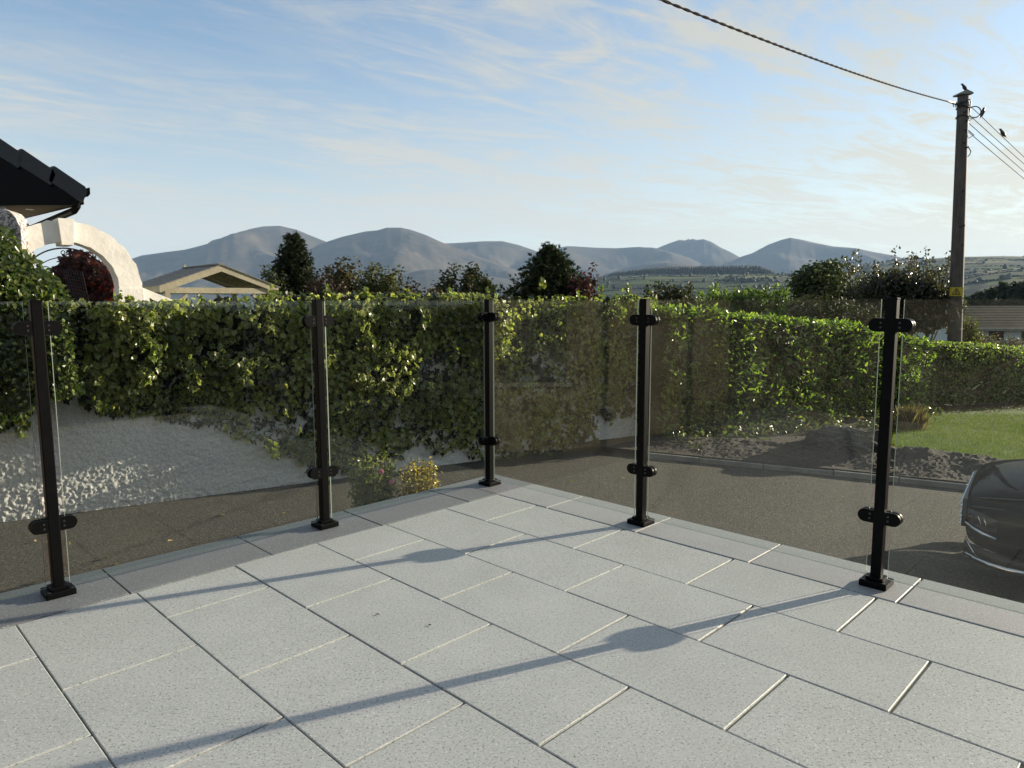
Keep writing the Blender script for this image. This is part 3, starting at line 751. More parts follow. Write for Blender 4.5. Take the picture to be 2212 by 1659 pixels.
KD = (K2 - K0).normalized(); KN = Vector((-KD.y, KD.x, 0))
LZ = -0.97
lawn_poly = [ghit(1945, 900, LZ), ghit(1925, 955, LZ), K2 + KN * 1.35 - KD * .5, K2 + KN * 1.35, K3 + KN * 1.35, Vector((16, 12, 0)), Vector((16, 24, 0)), Vector((9, 24, 0))]
sheet('lawn', lawn_poly, LZ, M['lawn'])
sheet('soil_bed', [K0 + KN * .04 - KD * 1.2, K1 + KN * .04, K2 + KN * .04, K2 + KN * 1.6, Vector((9.5, 13.5, 0)), Vector((9, 16, 0)), Vector((1.5, 14, 0))], LZ - .05, M['soil'])
def grass():
    n = 60000; P = []
    x = RNG.uniform(1880, 2330, n); y = RNG.uniform(895, 1060, n)
    for a, b in zip(x, y):
        p = ghit(a, b, LZ); 
        if (p - K1).dot(KN) > 0.95 and a > 1932 - (b - 900) * .3 + 8 * math.sin(b): P.append(p[:])
    P = np.array(P); n = len(P); P[:, :2] += RNG.normal(0, .03, (n, 2))
    N = rnd3(n, 1.0); N[:, 2] *= .2; T = np.tile([0, 0, 1.0], (n, 1)) + rnd3(n, .45)
    leaf_cloud('grass', P, N, T, RNG.uniform(.025, .055, n), T_BLADE, pick([(.15, .21, .022), (.19, .25, .03), (.12, .18, .02), (.23, .26, .06)], n), M['leafmatt'], kind='stuff')
grass()
def soil_bank():
    L = (K3 - K0).length; ns, nw = 260, 40; s = np.linspace(0.0, L, ns); w = np.linspace(0.03, 1.7, nw)
    S, W = np.meshgrid(s, w, indexing='ij')
    sx = np.array([(K0 - K0).dot(KD), (ghit(1560, 990, GZ) - K0).dot(KD), (ghit(1800, 1027, GZ) - K0).dot(KD), (ghit(1930, 1040, GZ) - K0).dot(KD), (ghit(2010, 1048, GZ) - K0).dot(KD), (ghit(2130, 1060, GZ) - K0).dot(KD), (ghit(2230, 1070, GZ) - K0).dot(KD), L])
    hv = np.array([.06, .13, .17, .20, .21, .17, .07, .04])
    H = np.interp(S, sx, hv)
    prof_ = np.clip(W / 1.0, 0, 1) ** 1.1 * np.clip((1.45 - W) / .45, 0, 1) ** .8
    lump = fbm(S * 2.2, W * 2.2, 4, 3) - .45; clod = np.abs(fbm(S * 11, W * 11, 3, 8) - .5)
    Z = GZ + .055 + H * prof_ * (1 + .9 * lump) + (.05 * lump + .035 * clod) * np.clip(W / .12, 0, 1) + .005 * RNG.normal(0, 1, S.shape) * np.clip(W / .12, 0, 1)
    Z = np.where(W > 1.43, LZ - .06, Z)
    X = K0.x + KD.x * S + KN.x * W; Y = K0.y + KD.y * S + KN.y * W
    V = np.stack([X, Y, Z], -1).reshape(-1, 3); F = [(i * nw + j, (i + 1) * nw + j, (i + 1) * nw + j + 1, i * nw + j + 1) for i in range(ns - 1) for j in range(nw - 1)]
    mesh('soil_bank', V, F, M['soil'], kind='structure')
    mb = MB()
    for k in range(220):                      # clods and small stones lying on it
        a = RNG.uniform(.2, L); b = RNG.uniform(.1, 1.1); i = int(a / L * (ns - 1)); j = min(nw - 1, int((b - .03) / 1.67 * (nw - 1)))
        mb.blob((X[i, j], Y[i, j], Z[i, j]), RNG.uniform(.006, .024), 1, .4, (1.2, 1, .6), k)
    mb.build('soil_clods', M['soil'], kind='stuff')
soil_bank()

# ================================================================ ROUGHCAST BOUNDARY WALL
WA = Vector((-6.3, 6.515, 0)); WT = Vector((0.866, 0.5, 0)).normalized(); WN = Vector((WT.y, -WT.x, 0))   # WN faces the drive
def wall_sz(x, y):
    d = ray(x, y); k = (WA - EYE).dot(WN) / d.dot(WN); p = EYE + d * k
    return (p - WA).dot(WT), p.z
def WP(s, z, off=0.0): 
    p = WA + WT * s + WN * off; return Vector((p.x, p.y, z))
def build_wall():
    s0, s1 = -1.8, 10.4; r = thing('boundary_wall', 'white roughcast boundary wall under the ivy along the drive', 'wall', WP(s0, GZ))
    ss = np.arange(s0, s1, .0105); zz = np.arange(GZ - .05, 0.95, .0105); S, Z = np.meshgrid(ss, zz, indexing='ij')
    rn_ = RNG.random(S.shape); rn_ = (rn_ + np.roll(rn_, 1, 0) + np.roll(rn_, 1, 1) + np.roll(np.roll(rn_, 1, 0), 1, 1)) / 4
    h = 0.021 * rn_ + 0.05 * (fbm(S * .9, Z * .9, 3, 4) - .5) + .010 * (vnoise(S * 30, Z * 30, 6) - .4)
    X = WA.x + WT.x * S + WN.x * h; Y = WA.y + WT.y * S + WN.y * h
    ns, nz = S.shape; V = np.stack([X, Y, Z], -1).reshape(-1, 3) - np.array(ORIGIN[r.name])
    i, j = np.meshgrid(np.arange(ns - 1), np.arange(nz - 1), indexing='ij'); F = np.stack([i * nz + j, (i + 1) * nz + j, (i + 1) * nz + j + 1, i * nz + j + 1], -1).reshape(-1, 4)
    me = bpy.data.meshes.new('roughcast_face'); me.vertices.add(len(V)); me.vertices.foreach_set('co', V.astype(np.float32).reshape(-1))
    me.loops.add(F.size); me.loops.foreach_set('vertex_index', F.astype(np.int32).reshape(-1))
    me.polygons.add(len(F)); me.polygons.foreach_set('loop_start', (np.arange(len(F)) * 4).astype(np.int32)); me.polygons.foreach_set('loop_total', np.full(len(F), 4, np.int32))
    me.update(calc_edges=True); me.materials.append(M['roughcast'])
    o = bpy.data.objects.new('roughcast_face', me); finish(o, r)
    mb = MB(); mid = WP((s0 + s1) / 2, 0, -.13); mb.box((mid.x, mid.y, (GZ - .1 + .93) / 2), (s1 - s0, .2, .93 - GZ + .1), rz=math.atan2(WT.y, WT.x))
    mb.build('wall_core', M['roughcast'], r)
build_wall()

# ================================================================ IVY ALONG THE WALL
def curve_sz(pts):
    a = np.array([wall_sz(x, y) for x, y in pts]); return a[:, 0], a[:, 1]
LOW = curve_sz([(-120, 960), (0, 935), (55, 905), (75, 872), (120, 852), (150, 848), (200, 866), (240, 884), (265, 878), (330, 905), (380, 915), (450, 926), (520, 950), (590, 975), (640, 1005), (690, 1030), (760, 1030), (850, 1000), (885, 968), (930, 962), (990, 972), (1040, 1000), (1062, 1030), (1110, 1034), (1165, 1020), (1230, 975), (1280, 935), (1300, 905), (1365, 905), (1385, 930), (1440, 940), (1470, 900)])
TOP = curve_sz([(-120, 640), (140, 648), (250, 652), (330, 650), (420, 646), (520, 640), (600, 632), (700, 630), (820, 632), (900, 634), (1000, 632), (1090, 638), (1150, 640), (1250, 640), (1300, 640), (1350, 634), (1385, 648), (1420, 668), (1470, 690)])
S_MIN, S_MAX = wall_sz(-120, 800)[0], wall_sz(1462, 800)[0]
def ivy_surface(s, z, lo, hi):
    """how far the foliage stands off the wall: fat at the top, ragged lumps below"""
    f_ = np.clip((hi - z) / np.maximum(hi - lo, .2), 0, 1)
    amp = .22 + .78 * np.clip((z + .25) / .6, 0, 1)
    return .03 + .27 * (1 - f_) ** .9 + amp * (.44 * (fbm(s * 1.3, z * 1.3, 3, 21) - .45) + .26 * (fbm(s * 4.2, z * 4.2, 2, 23) - .5))
def build_ivy():
    r = thing('ivy_hedge', 'long ivy covering the top of the roughcast wall, its leaf edges sunlit yellow-green', 'ivy', WP((S_MIN + S_MAX) / 2, GZ, .1))
    def scatter(n, depth0, depth1, clump=True):
        s = RNG.uniform(S_MIN, S_MAX, n); lo = np.interp(s, *LOW); hi = np.interp(s, *TOP)
        lo = lo + .22 * (fbm(s * 3.1, s * 0, 3, 41) - .5) ; z = lo + (hi - lo) * RNG.random(n) ** .82
        if clump:
            keep = fbm(s * 3.2, z * 3.2, 3, 51) + RNG.uniform(-.18, .18, n) > .42; s, z, lo, hi = s[keep], z[keep], lo[keep], hi[keep]
        off = ivy_surface(s, z, lo, hi) + RNG.uniform(depth0, depth1, len(s)); return s, z, lo, hi, np.maximum(off, .012)
    wt, wn = np.array(WT), np.array(WN)
    def frame(s, z, off):
        return np.array(WA)[None, :2] + s[:, None] * wt[None, :2] + off[:, None] * wn[None, :2]
    def make(s, z, hi, off, tiltup):
        n = len(s); xy = frame(s, z, off); P = np.concatenate([xy, z[:, None]], 1)
        up = np.clip((z - (hi - .12)) / .12, 0, 1)
        N = wn[None, :] * (1 - .7 * up[:, None]) + np.array([0, 0, 1.0])[None, :] * (tiltup + 0.9 * up[:, None]) + rnd3(n, .80)
        T = np.array([0, 0, -1.0])[None, :] + rnd3(n, .55) + wn[None, :] * .35
        return P, N, T
    G = [(.105, .145, .022), (.13, .175, .028), (.075, .11, .018), (.17, .205, .036), (.095, .125, .028)]
    # deep layer, its near-black tints painting the shade behind the outer leaves
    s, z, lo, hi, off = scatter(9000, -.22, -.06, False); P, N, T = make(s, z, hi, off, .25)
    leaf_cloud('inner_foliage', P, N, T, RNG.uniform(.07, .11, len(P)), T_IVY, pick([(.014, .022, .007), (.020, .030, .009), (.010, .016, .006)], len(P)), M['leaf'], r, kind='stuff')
    # outer layer, plain and variegated by zone
    s, z, lo, hi, off = scatter(25000, -.09, .06); 
    vz = fbm(s * 1.1, z * 1.6, 3, 61) + np.where(s < wall_sz(1080, 800)[0], .10, -.16)
    var = vz + RNG.uniform(-.12, .12, len(s)) > .50
    small = s > wall_sz(1085, 800)[0]
    sz = np.where(small, RNG.uniform(.034, .062, len(s)), RNG.uniform(.042, .080, len(s)))
    P, N, T = make(s, z, hi, off, .45)
    zone = fbm(s * 1.7, z * 1.7, 3, 71)
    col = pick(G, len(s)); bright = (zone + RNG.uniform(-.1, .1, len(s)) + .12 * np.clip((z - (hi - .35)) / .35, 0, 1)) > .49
    col[bright] = pick([(.26, .30, .05), (.32, .33, .07), (.20, .25, .045), (.42, .40, .13)], int(bright.sum()))  # sunlit leaves painted in yellow-green tints, more of them near the top
    mg = pick([(.34, .33, .14), (.42, .39, .19), (.27, .29, .11)], len(s))
    # the most forward leaves towards the terrace are parts of their own
    order = np.argsort(-sz * np.where(small, .8, 1) * (1 + off) + RNG.uniform(0, .004, len(s))); big = np.zeros(len(s), bool); big[order[:300]] = True
    a = (~big) & (~var); b = (~big) & var
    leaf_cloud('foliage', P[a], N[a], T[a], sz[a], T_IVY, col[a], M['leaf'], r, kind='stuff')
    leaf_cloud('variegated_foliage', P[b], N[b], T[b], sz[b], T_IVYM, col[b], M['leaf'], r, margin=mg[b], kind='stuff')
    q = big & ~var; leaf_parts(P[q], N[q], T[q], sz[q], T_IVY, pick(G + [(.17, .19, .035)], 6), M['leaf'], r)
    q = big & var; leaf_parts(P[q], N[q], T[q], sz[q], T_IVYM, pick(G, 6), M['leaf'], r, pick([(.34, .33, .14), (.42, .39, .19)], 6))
    # trailing strands and upright shoots
    pp = []; nn = []; tt = []; st = MB()
    for x0, y0, x1, y1 in ((1110, 960, 1140, 1035), (1150, 930, 1180, 1030), (1235, 900, 1275, 950), (700, 985, 690, 1035), (560, 940, 600, 978), (210, 850, 218, 880), (1085, 900, 1096, 960), (1320, 780, 1310, 905), (60, 860, 40, 930)):
        a, b = wall_sz(x0, y0), wall_sz(x1, y1); pts = []
        for k in range(9):
            t = k / 8; pts.append(WP(a[0] + (b[0] - a[0]) * t + .02 * math.sin(5 * t + x0), a[1] + (b[1] - a[1]) * t, .12 + .10 * math.sin(3 * t)))
        st.tube(pts, .003, 5)
        for p in pts:
            for _ in range(5): pp.append(np.array(p) + RNG.normal(0, .025, 3)); nn.append(wn + RNG.normal(0, .5, 3) + [0, 0, .4]); tt.append([0, 0, -1] + RNG.normal(0, .7, 3))
    for x0, y1 in ((1160, 606), (1290, 622), (1345, 618), (1398, 630), (590, 624), (700, 622), (870, 626), (270, 640), (250, 640), (1240, 630), (1050, 626), (430, 640), (1404, 648), (785, 624), (960, 626)):
        s_, z_ = wall_sz(x0, y1); h = .10 + .10 * random.random(); pts = [WP(s_ + RNG.normal(0, .02), z_ - h + h * k / 4, .12) for k in range(5)]
        st.tube(pts, .003, 5)
        for p in pts:
            for _ in range(3): pp.append(np.array(p) + RNG.normal(0, .02, 3)); nn.append(wn + RNG.normal(0, .7, 3)); tt.append([0, 0, .3] + RNG.normal(0, .8, 3))
    n = len(pp); leaf_cloud('trailing_leaves', np.array(pp), np.array(nn), np.array(tt), RNG.uniform(.04, .075, n), T_IVY, pick([(.13, .16, .03), (.19, .20, .045), (.09, .12, .025)], n), M['leaf'], r, kind='stuff')
    st.build('stems', M['bark'], r)
build_ivy()

# old flowering ivy, a bush on top of the wall at the left
def build_ivy_bush():
    c = WP(wall_sz(40, 700)[0], 1.1, -.05); r = thing('ivy_bush', 'tall bushy ivy with round green flower heads beside the white arch', 'ivy bush', (c.x, c.y, .8))
    top = curve_sz([(-160, 480), (0, 486), (25, 500), (50, 540), (80, 562), (115, 596), (140, 625), (158, 660), (165, 720), (165, 800)])
    low = curve_sz([(-160, 930), (0, 905), (60, 885), (90, 850), (165, 840)])
    n = 11000; s = RNG.uniform(wall_sz(-160, 700)[0], wall_sz(163, 700)[0], n); hi = np.interp(s, *top); lo = np.interp(s, *low); z = lo + (hi - lo) * RNG.random(n)
    edge = np.clip((hi - z) / .5, 0.02, 1) ** .5
    off = .12 + .34 * edge * (.45 + fbm(s * 2.1, z * 2.1, 3, 81)) - np.abs(RNG.normal(0, .12, n)); wn = np.array(WN)
    keep = fbm(s * 3, z * 3, 3, 85) + RNG.uniform(-.25, .25, n) > .36; s, z, off, hi = s[keep], z[keep], off[keep], hi[keep]; n = len(s)
    P = np.concatenate([np.array(WA)[None, :2] + s[:, None] * np.array(WT)[None, :2] + off[:, None] * wn[None, :2], z[:, None]], 1)
    N = wn[None, :] + np.array([0, 0, .8]) + rnd3(n, .55); T = np.array([0, 0, -.7]) + rnd3(n, .7); sz = RNG.uniform(.040, .072, n)
    G = [(.070, .105, .022), (.055, .085, .020), (.095, .125, .030), (.04, .065, .016), (.13, .15, .035)]
    big = np.zeros(n, bool); big[np.argsort(-(off + RNG.uniform(0, .2, n)))[:220]] = True
    leaf_cloud('foliage', P[~big], N[~big], T[~big], sz[~big], T_OVAL, pick(G, int((~big).sum())), M['leaf'], r, kind='stuff')
    leaf_parts(P[big], N[big], T[big], sz[big], T_OVAL, pick(G, 6), M['leaf'], r)
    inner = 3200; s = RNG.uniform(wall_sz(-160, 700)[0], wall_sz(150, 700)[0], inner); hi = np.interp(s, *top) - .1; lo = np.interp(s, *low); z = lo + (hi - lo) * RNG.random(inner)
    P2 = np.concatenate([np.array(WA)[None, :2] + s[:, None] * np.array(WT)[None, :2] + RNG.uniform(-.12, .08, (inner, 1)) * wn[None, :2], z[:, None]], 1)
    leaf_cloud('inner_foliage', P2, wn[None, :] + rnd3(inner, .5), np.array([0, 0, -1.]) + rnd3(inner, .5), RNG.uniform(.09, .13, inner), T_OVAL, pick([(.013, .020, .007), (.018, .026, .008)], inner), M['leaf'], r, kind='stuff')  # shade inside the bush put into near-black leaf tints
    me = None; idx = np.argsort(-(off + RNG.uniform(0, .25, n)))[220:310]
    for k in idx:
        if me is None:
            mb = MB().blob((0, 0, 0), .017, 2, .25); o = mb.build('flower_head', M['umbel'], r, local=True); me = o.data
        else: o = bpy.data.objects.new('flower_head', me); COL.objects.link(o); o.parent = r
        o.location = Vector(P[k]) + WN * .03 - Vector(ORIGIN[r.name])
M['umbel'] = plain('ivy umbels', (.20, .23, .075), 0.8, var=.3, nscale=60, bmp=.8, bscale=300)
build_ivy_bush()

# ================================================================ HEDGES ON THE RIGHT
def hedge(name, label, A, B, ztop, depth, tmpl, size, n, cols, gz, ragged=.05, parts=0, group=None, seed=1, skirt=None, lean=.0):
    """A, B: foot of the near face; ztop, bottom: functions of t; leaves cover the near face, the top and a bit behind"""
    D = (B - A); L = D.length; T_ = D.normalized(); Nn = Vector((T_.y, -T_.x, 0)); r = thing(name, label, 'hedge', ((A + B) / 2).to_3d() + Vector((0, 0, gz)), group)
    a, tn, nn = np.array(A)[:3], np.array(T_), np.array(Nn)
    def surf(n, back, dark):
        t = RNG.random(n); zt = np.array([ztop(q) for q in t]) + ragged * 2 * (fbm(t * L * 2.5, t * 0, 3, seed) - .5)
        zb = gz + (np.array([skirt(q) for q in t]) if skirt else 0.0)
        H = zt - zb; per = H + depth; u = RNG.random(n) * per
        front = u < H; z = np.where(front, zb + u, zt); off = np.where(front, 0.0, -(u - H))
        bul = .30 * (fbm(t * L * 1.4, z * 1.4, 3, seed + 3) - .5) + .18 * (fbm(t * L * 4, z * 4, 2, seed + 4) - .5)
        off = off + np.where(front, bul, 0) - RNG.random(n) ** 1.3 * back * 1.5; z = z + np.where(front, 0, bul * .5 - RNG.random(n) ** 2 * back * .6)
        P = a[None, :] + (t * L)[:, None] * tn[None, :] + off[:, None] * nn[None, :]; P[:, 2] = z
        rim = np.clip((z - zt + .15) / .15, 0, 1) * front
        N = np.where(front[:, None], nn[None, :] * (1 - .5 * rim[:, None]) + np.array([0, 0, .4])[None, :] + np.array([0, 0, .7])[None, :] * rim[:, None], np.array([0, 0, 1.0])[None, :]) + rnd3(n, .75)
        T = np.where(front[:, None], np.array([0, 0, .55])[None, :] + nn[None, :] * .6, np.array([0, 0, .8])[None, :]) + rnd3(n, .65)
        return P, N, T, off, front
    P, N, T, off, fr = surf(n, .16, False); sz = RNG.uniform(size[0], size[1], n); c = pick(cols, n, .3)
    big = np.zeros(n, bool)
    if parts: big[np.argsort(-(off + sz + RNG.uniform(0, .05, n)))[:parts]] = True
    leaf_cloud('foliage', P[~big], N[~big], T[~big], sz[~big], tmpl, c[~big], M['leaf'], r, kind='stuff')
    leaf_parts(P[big], N[big], T[big], sz[big], tmpl, pick(cols, 6), M['leaf'], r)
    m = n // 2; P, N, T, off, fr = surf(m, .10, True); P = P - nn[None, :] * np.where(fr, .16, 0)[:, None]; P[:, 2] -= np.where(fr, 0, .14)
    leaf_cloud('inner_foliage', P, N, T, RNG.uniform(size[1], size[1] * 1.6, m), tmpl, pick([(.012, .020, .006), (.018, .028, .008)], m), M['leaf'], r, kind='stuff')  # very dark tints stand in for shade between the outer leaves
    core = MB(); zt0, zt1 = ztop(0) - .2, ztop(1) - .2; A2, B2 = A - Nn * .24, B - Nn * .24; A3, B3 = A - Nn * (depth - .1), B - Nn * (depth - .1)
    core.add([(A2.x, A2.y, gz + .05), (B2.x, B2.y, gz + .05), (B3.x, B3.y, gz + .05), (A3.x, A3.y, gz + .05), (A2.x, A2.y, zt0), (B2.x, B2.y, zt1), (B3.x, B3.y, zt1), (A3.x, A3.y, zt0)], [(0, 1, 5, 4), (1, 2, 6, 5), (2, 3, 7, 6), (3, 0, 4, 7), (4, 5, 6, 7), (3, 2, 1, 0)])
    core.build('twigs', M['bark'], r)
    return r
LA, LB2 = ghit(1440, 950, LZ), ghit(2012, 887, LZ)
zA, zB = at(1440, 676, LA.y).z, at(2012, 745, LB2.y).z
G_LAU = [(.155, .23, .028), (.115, .18, .026), (.20, .27, .036), (.08, .13, .02), (.26, .30, .05)]
hedge('laurel_hedge', 'clipped bright green laurel hedge with long glossy leaves behind the soil bank', Vector((LA.x, LA.y, 0)), Vector((LB2.x, LB2.y, 0)), lambda t: np.interp(t, [0, .15, .3, .5, .75, 1], [zA, zA + .02, at(1600, 684, 11.6).z, at(1740, 690, 12.3).z, at(1880, 712, 13.1).z, zB]), 1.1, T_LAUREL, (.070, .120), 11500, G_LAU, LZ, .10, 300, seed=5, skirt=lambda t: .04 * (math.sin(t * 23) * .5 + .5))
HA, HB = ghit(2005, 887, LZ) + Vector((.1, .3, 0)), ghit(2420, 858, LZ)
hedge('privet_hedge', 'paler small-leaved hedge with a flat clipped top beyond the lawn', Vector((HA.x, HA.y, 0)), Vector((HB.x, HB.y, 0)), lambda t: at(2005, 742, HA.y).z * (1 - t) + at(2420, 765, HB.y).z * t, 1.3, T_OVAL, (.035, .065), 15000, [(.22, .28, .05), (.16, .22, .04), (.30, .31, .10), (.12, .17, .035)], LZ, .06, 120, seed=9)

hedge('reflection_hedge', 'unseen dark hedge added on the left to darken the glass reflections', Vector((-10.5, -9, 0)), Vector((-9.2, 4.6, 0)), lambda t: 1.7 + .1 * math.sin(9 * t), 1.2, T_OVAL, (.10, .16), 5000, [(.035, .05, .015), (.05, .065, .02), (.025, .036, .012)], GZ, .1, 0, 'added hedges out of view for the glass reflections', seed=12)  # added out of view so the right-hand panes mirror something dark
hedge('reflection_hedge', 'unseen dark hedge added on the right to darken the glass reflections', Vector((14.5, 7.5, 0)), Vector((12.5, -9, 0)), lambda t: .9 + .1 * math.sin(9 * t), 1.2, T_OVAL, (.10, .16), 5000, [(.035, .05, .015), (.05, .065, .02), (.025, .036, .012)], GZ, .1, 0, 'added hedges out of view for the glass reflections', seed=13)  # added out of view as dark filling for the left panes' reflections
def ground_cover():
    n = 5200; t = RNG.random(n) * .97; w = RNG.random(n) ** 1.5 * .75; D = LB2 - LA; Nn = Vector((D.y, -D.x, 0)).normalized()
    k = fbm(t * 9, w * 2.5, 3, 77) + RNG.uniform(-.12, .12, n) > .44 + .22 * w; t, w = t[k], w[k]; n = len(t)
    P = np.array(LA)[None, :] + t[:, None] * np.array(D)[None, :] + w[:, None] * np.array(Nn)[None, :]; P[:, 2] = LZ - .03 + RNG.random(n) ** 2 * .22 * (1 - w)
    leaf_cloud('ground_cover', P, np.array([0, -.4, 1.]) + rnd3(n, .5), rnd3(n), RNG.uniform(.04, .085, n), T_OVAL, pick([(.07, .10, .02), (.05, .07, .018), (.10, .12, .03), (.09, .065, .035)], n), M['leaf'], kind='stuff')
ground_cover()
def grass_tuft():
    p = ghit(1965, 925, LZ); r = thing('grass_clump', 'dry brown ornamental grass clump at the foot of the hedge by the lawn', 'grass clump', p)
    n = 420; P = np.array(p)[None, :] + RNG.normal(0, .09, (n, 3)) * [1, 1, 0]; N = rnd3(n); N[:, 2] *= .2
    leaf_cloud('blades', P, N, np.array([0, 0, 1.]) + rnd3(n, .35), RNG.uniform(.22, .45, n), T_BLADE, pick([(.17, .12, .055), (.10, .085, .035), (.22, .17, .09)], n), M['leafmatt'], r, kind='stuff')
grass_tuft()
def litter():                                 # dead leaves under the hedge
    n = 2600; t = RNG.random(n); w = np.abs(RNG.normal(0, .32, n)); D = HB - HA; Nn = Vector((D.y, -D.x, 0)).normalized()
    A = HA - D * .02; P = np.array(A)[None, :] + t[:, None] * np.array(D)[None, :] + w[:, None] * np.array(Nn)[None, :]; P[:, 2] = LZ + .012 + RNG.random(n) * .03
    N = np.array([0, 0, 1.]) + rnd3(n, .5); leaf_cloud('leaf_litter', P, N, rnd3(n), RNG.uniform(.03, .06, n), T_OVAL, pick([(.12, .075, .055), (.085, .06, .05), (.17, .11, .07)], n), M['leafmatt'], kind='stuff')
litter()
def rubble_mound():
    c = ghit(1815, 975, LZ + .05) + KN * .25; r = thing('earth_mound', 'rough lump of grey dried turf on the soil bank before the laurel', 'earth mound', (c.x, c.y, LZ))
    bm = bmesh.new(); bmesh.ops.create_icosphere(bm, subdivisions=5, radius=1)
    for v in bm.verts:
        n = fbm(np.array([v.co.x * 2 + 9]), np.array([v.co.y * 2 + v.co.z * 1.7]), 4, 5)[0]; m = fbm(np.array([v.co.x * 9 + 9]), np.array([v.co.y * 9 + v.co.z * 7]), 3, 6)[0]
        k = .62 + .5 * n + .28 * m; v.co = Vector((v.co.x * .46, v.co.y * .28, max(v.co.z, -.3) * .24)) * k
    th = math.atan2(KD.y, KD.x); R = Matrix.Rotation(th, 3, 'Z')
    mesh('mound', [tuple(R @ v.co + c + Vector((0, 0, .06))) for v in bm.verts], [[v.index for v in f_.verts] for f_ in bm.faces], M['stone'], r)
    n = 900; A = RNG.uniform(0, 6.28, n); q = RNG.random(n) ** .5; P = np.stack([np.cos(A) * q * .42, np.sin(A) * q * .26, .21 * np.sqrt(1 - q * q * .9)], -1); P = (np.array(R) @ P.T).T + np.array(c) + [0, 0, .03]
    leaf_cloud('dry_grass', P, rnd3(n), rnd3(n) + [0, 0, .1], RNG.uniform(.04, .12, n), T_BLADE, pick([(.16, .14, .10), (.09, .08, .055), (.22, .20, .15)], n), M['leafmatt'], r, kind='stuff'); bm.free()
rubble_mound()

def weed(name, label, x, y0, Y, h, w, cols, flw, nst, lsz):
    b = at(x, y0, Y); b = Vector((b.x, b.y, GZ)); r = thing(name, label, 'plant', b); st = MB(); P = []; N = []; T = []; tips = []
    H = at(x, y0, Y).z - GZ
    for k in range(nst):
        a = RNG.uniform(0, 6.28); lean = RNG.uniform(.1, 1) * w; top = b + Vector((math.cos(a) * lean, math.sin(a) * lean * .7, H * RNG.uniform(.72, 1.0))); pts = [b.lerp(top, t) + Vector((math.cos(a), math.sin(a), 0)) * (lean * .35 * math.sin(t * 3.1)) for t in np.linspace(0, 1, 7)]
        st.tube(pts, .004, 5); tips.append(pts[-1])
        for i in range(2, 7):
            for _ in range(22):
                q = np.array(pts[i - 1].lerp(pts[i], random.random())); P.append(q + RNG.normal(0, .035, 3)); N.append(RNG.normal(0, .6, 3) + [0, 0, .8]); T.append(RNG.normal(0, 1, 3))
    st.build('stems', M['stemgreen'], r); n = len(P)
    leaf_cloud('leaves', np.array(P), np.array(N), np.array(T), RNG.uniform(*lsz, n), T_OVAL, pick(cols, n), M['leaf'], r, kind='stuff'); return r, tips
M['stemgreen'] = plain('green stems', (.09, .10, .03), .7)
w1, tips = weed('flowering_weed', 'grey-green weed with two pink flowers below the glass', 800, 978, 6.4, .9, .24, [(.17, .18, .06), (.13, .15, .05), (.21, .20, .07)], 'pink', 24, (.028, .055))
for p in (at(823, 1019, 6.25), at(845, 1042, 6.25)):
    fl = MB()
    for k in range(9):
        a = k * 2.4; fl.blob(p + Vector((math.cos(a) * .012, -.004 * k % .01, math.sin(a) * .012)), .011, 1, .2, (1, .6, 1), k)
    fl.build('flower', M['pink'], w1)
w2, tips = weed('golden_weed', 'bushy weed turning golden yellow at the wall foot', 902, 992, 6.4, .9, .20, [(.34, .24, .045), (.28, .21, .05), (.40, .29, .06), (.20, .17, .05)], None, 30, (.022, .042))
weed('low_weed', 'small green weed sprouting on the soil bank beside the earth mound', 1740, 955, 10.1, .2, .10, [(.15, .18, .05), (.11, .14, .04)], None, 7, (.04, .07))

# fallen leaves on the drive and scraps on the slabs
def fallen():
    tv, tf, _ = T_OVAL; me = bpy.data.meshes.new('fallen_leaf'); v = tv.copy(); v[:, 2] += .25 * np.abs(v[:, 0]); me.from_pydata((v * .06).tolist(), [], tf)
    at_ = me.attributes.new('tint', 'FLOAT_COLOR', 'FACE'); at_.data.foreach_set('color', np.array([.42, .30, .12, 1] * len(tf), dtype=np.float32)); me.materials.append(M['leafmatt'])
    for x, y in ((362, 1256), (539, 1260), (258, 1305), (478, 1113), (570, 1258), (520, 1262), (1232, 1042), (1350, 1035), (230, 1292), (610, 1110), (80, 1170), (1700, 1012), (1745, 1018), (1520, 1016), (1180, 1046), (430, 1190), (330, 1145), (150, 1180)):
        p = ghit(x, min(y, 1250) if x > 600 else (y if y < 1200 else y - 85), GZ) + Vector((0, 0, .008)); o = bpy.data.objects.new('fallen_leaf', me); o.location = p; o.rotation_euler = (random.uniform(-.5, .5), random.uniform(-.5, .5), random.uniform(0, 6))
        s = random.uniform(.5, 1.1); o.scale = (s, s, s); finish(o, None, 'small dry leaf lying on the dark tarmac', 'leaf', 'dry leaves scattered on the tarmac')
    for x, y, L, lab in ((811, 1327, .015, 'thin dark leaf scrap on a pale slab left of the other scrap'), (925, 1350, .011, 'tiny black scrap on a pale slab right of the longer scrap')):
        p = ghit(x, y, .003); o = MB().tube([p, p + Vector((L * .5, .003, .001)), p + Vector((L, -.002, 0))], [.0012, .0022, .001], 6).build('leaf_scrap', M['bark'], label=lab, cat='leaf scrap')
fallen()

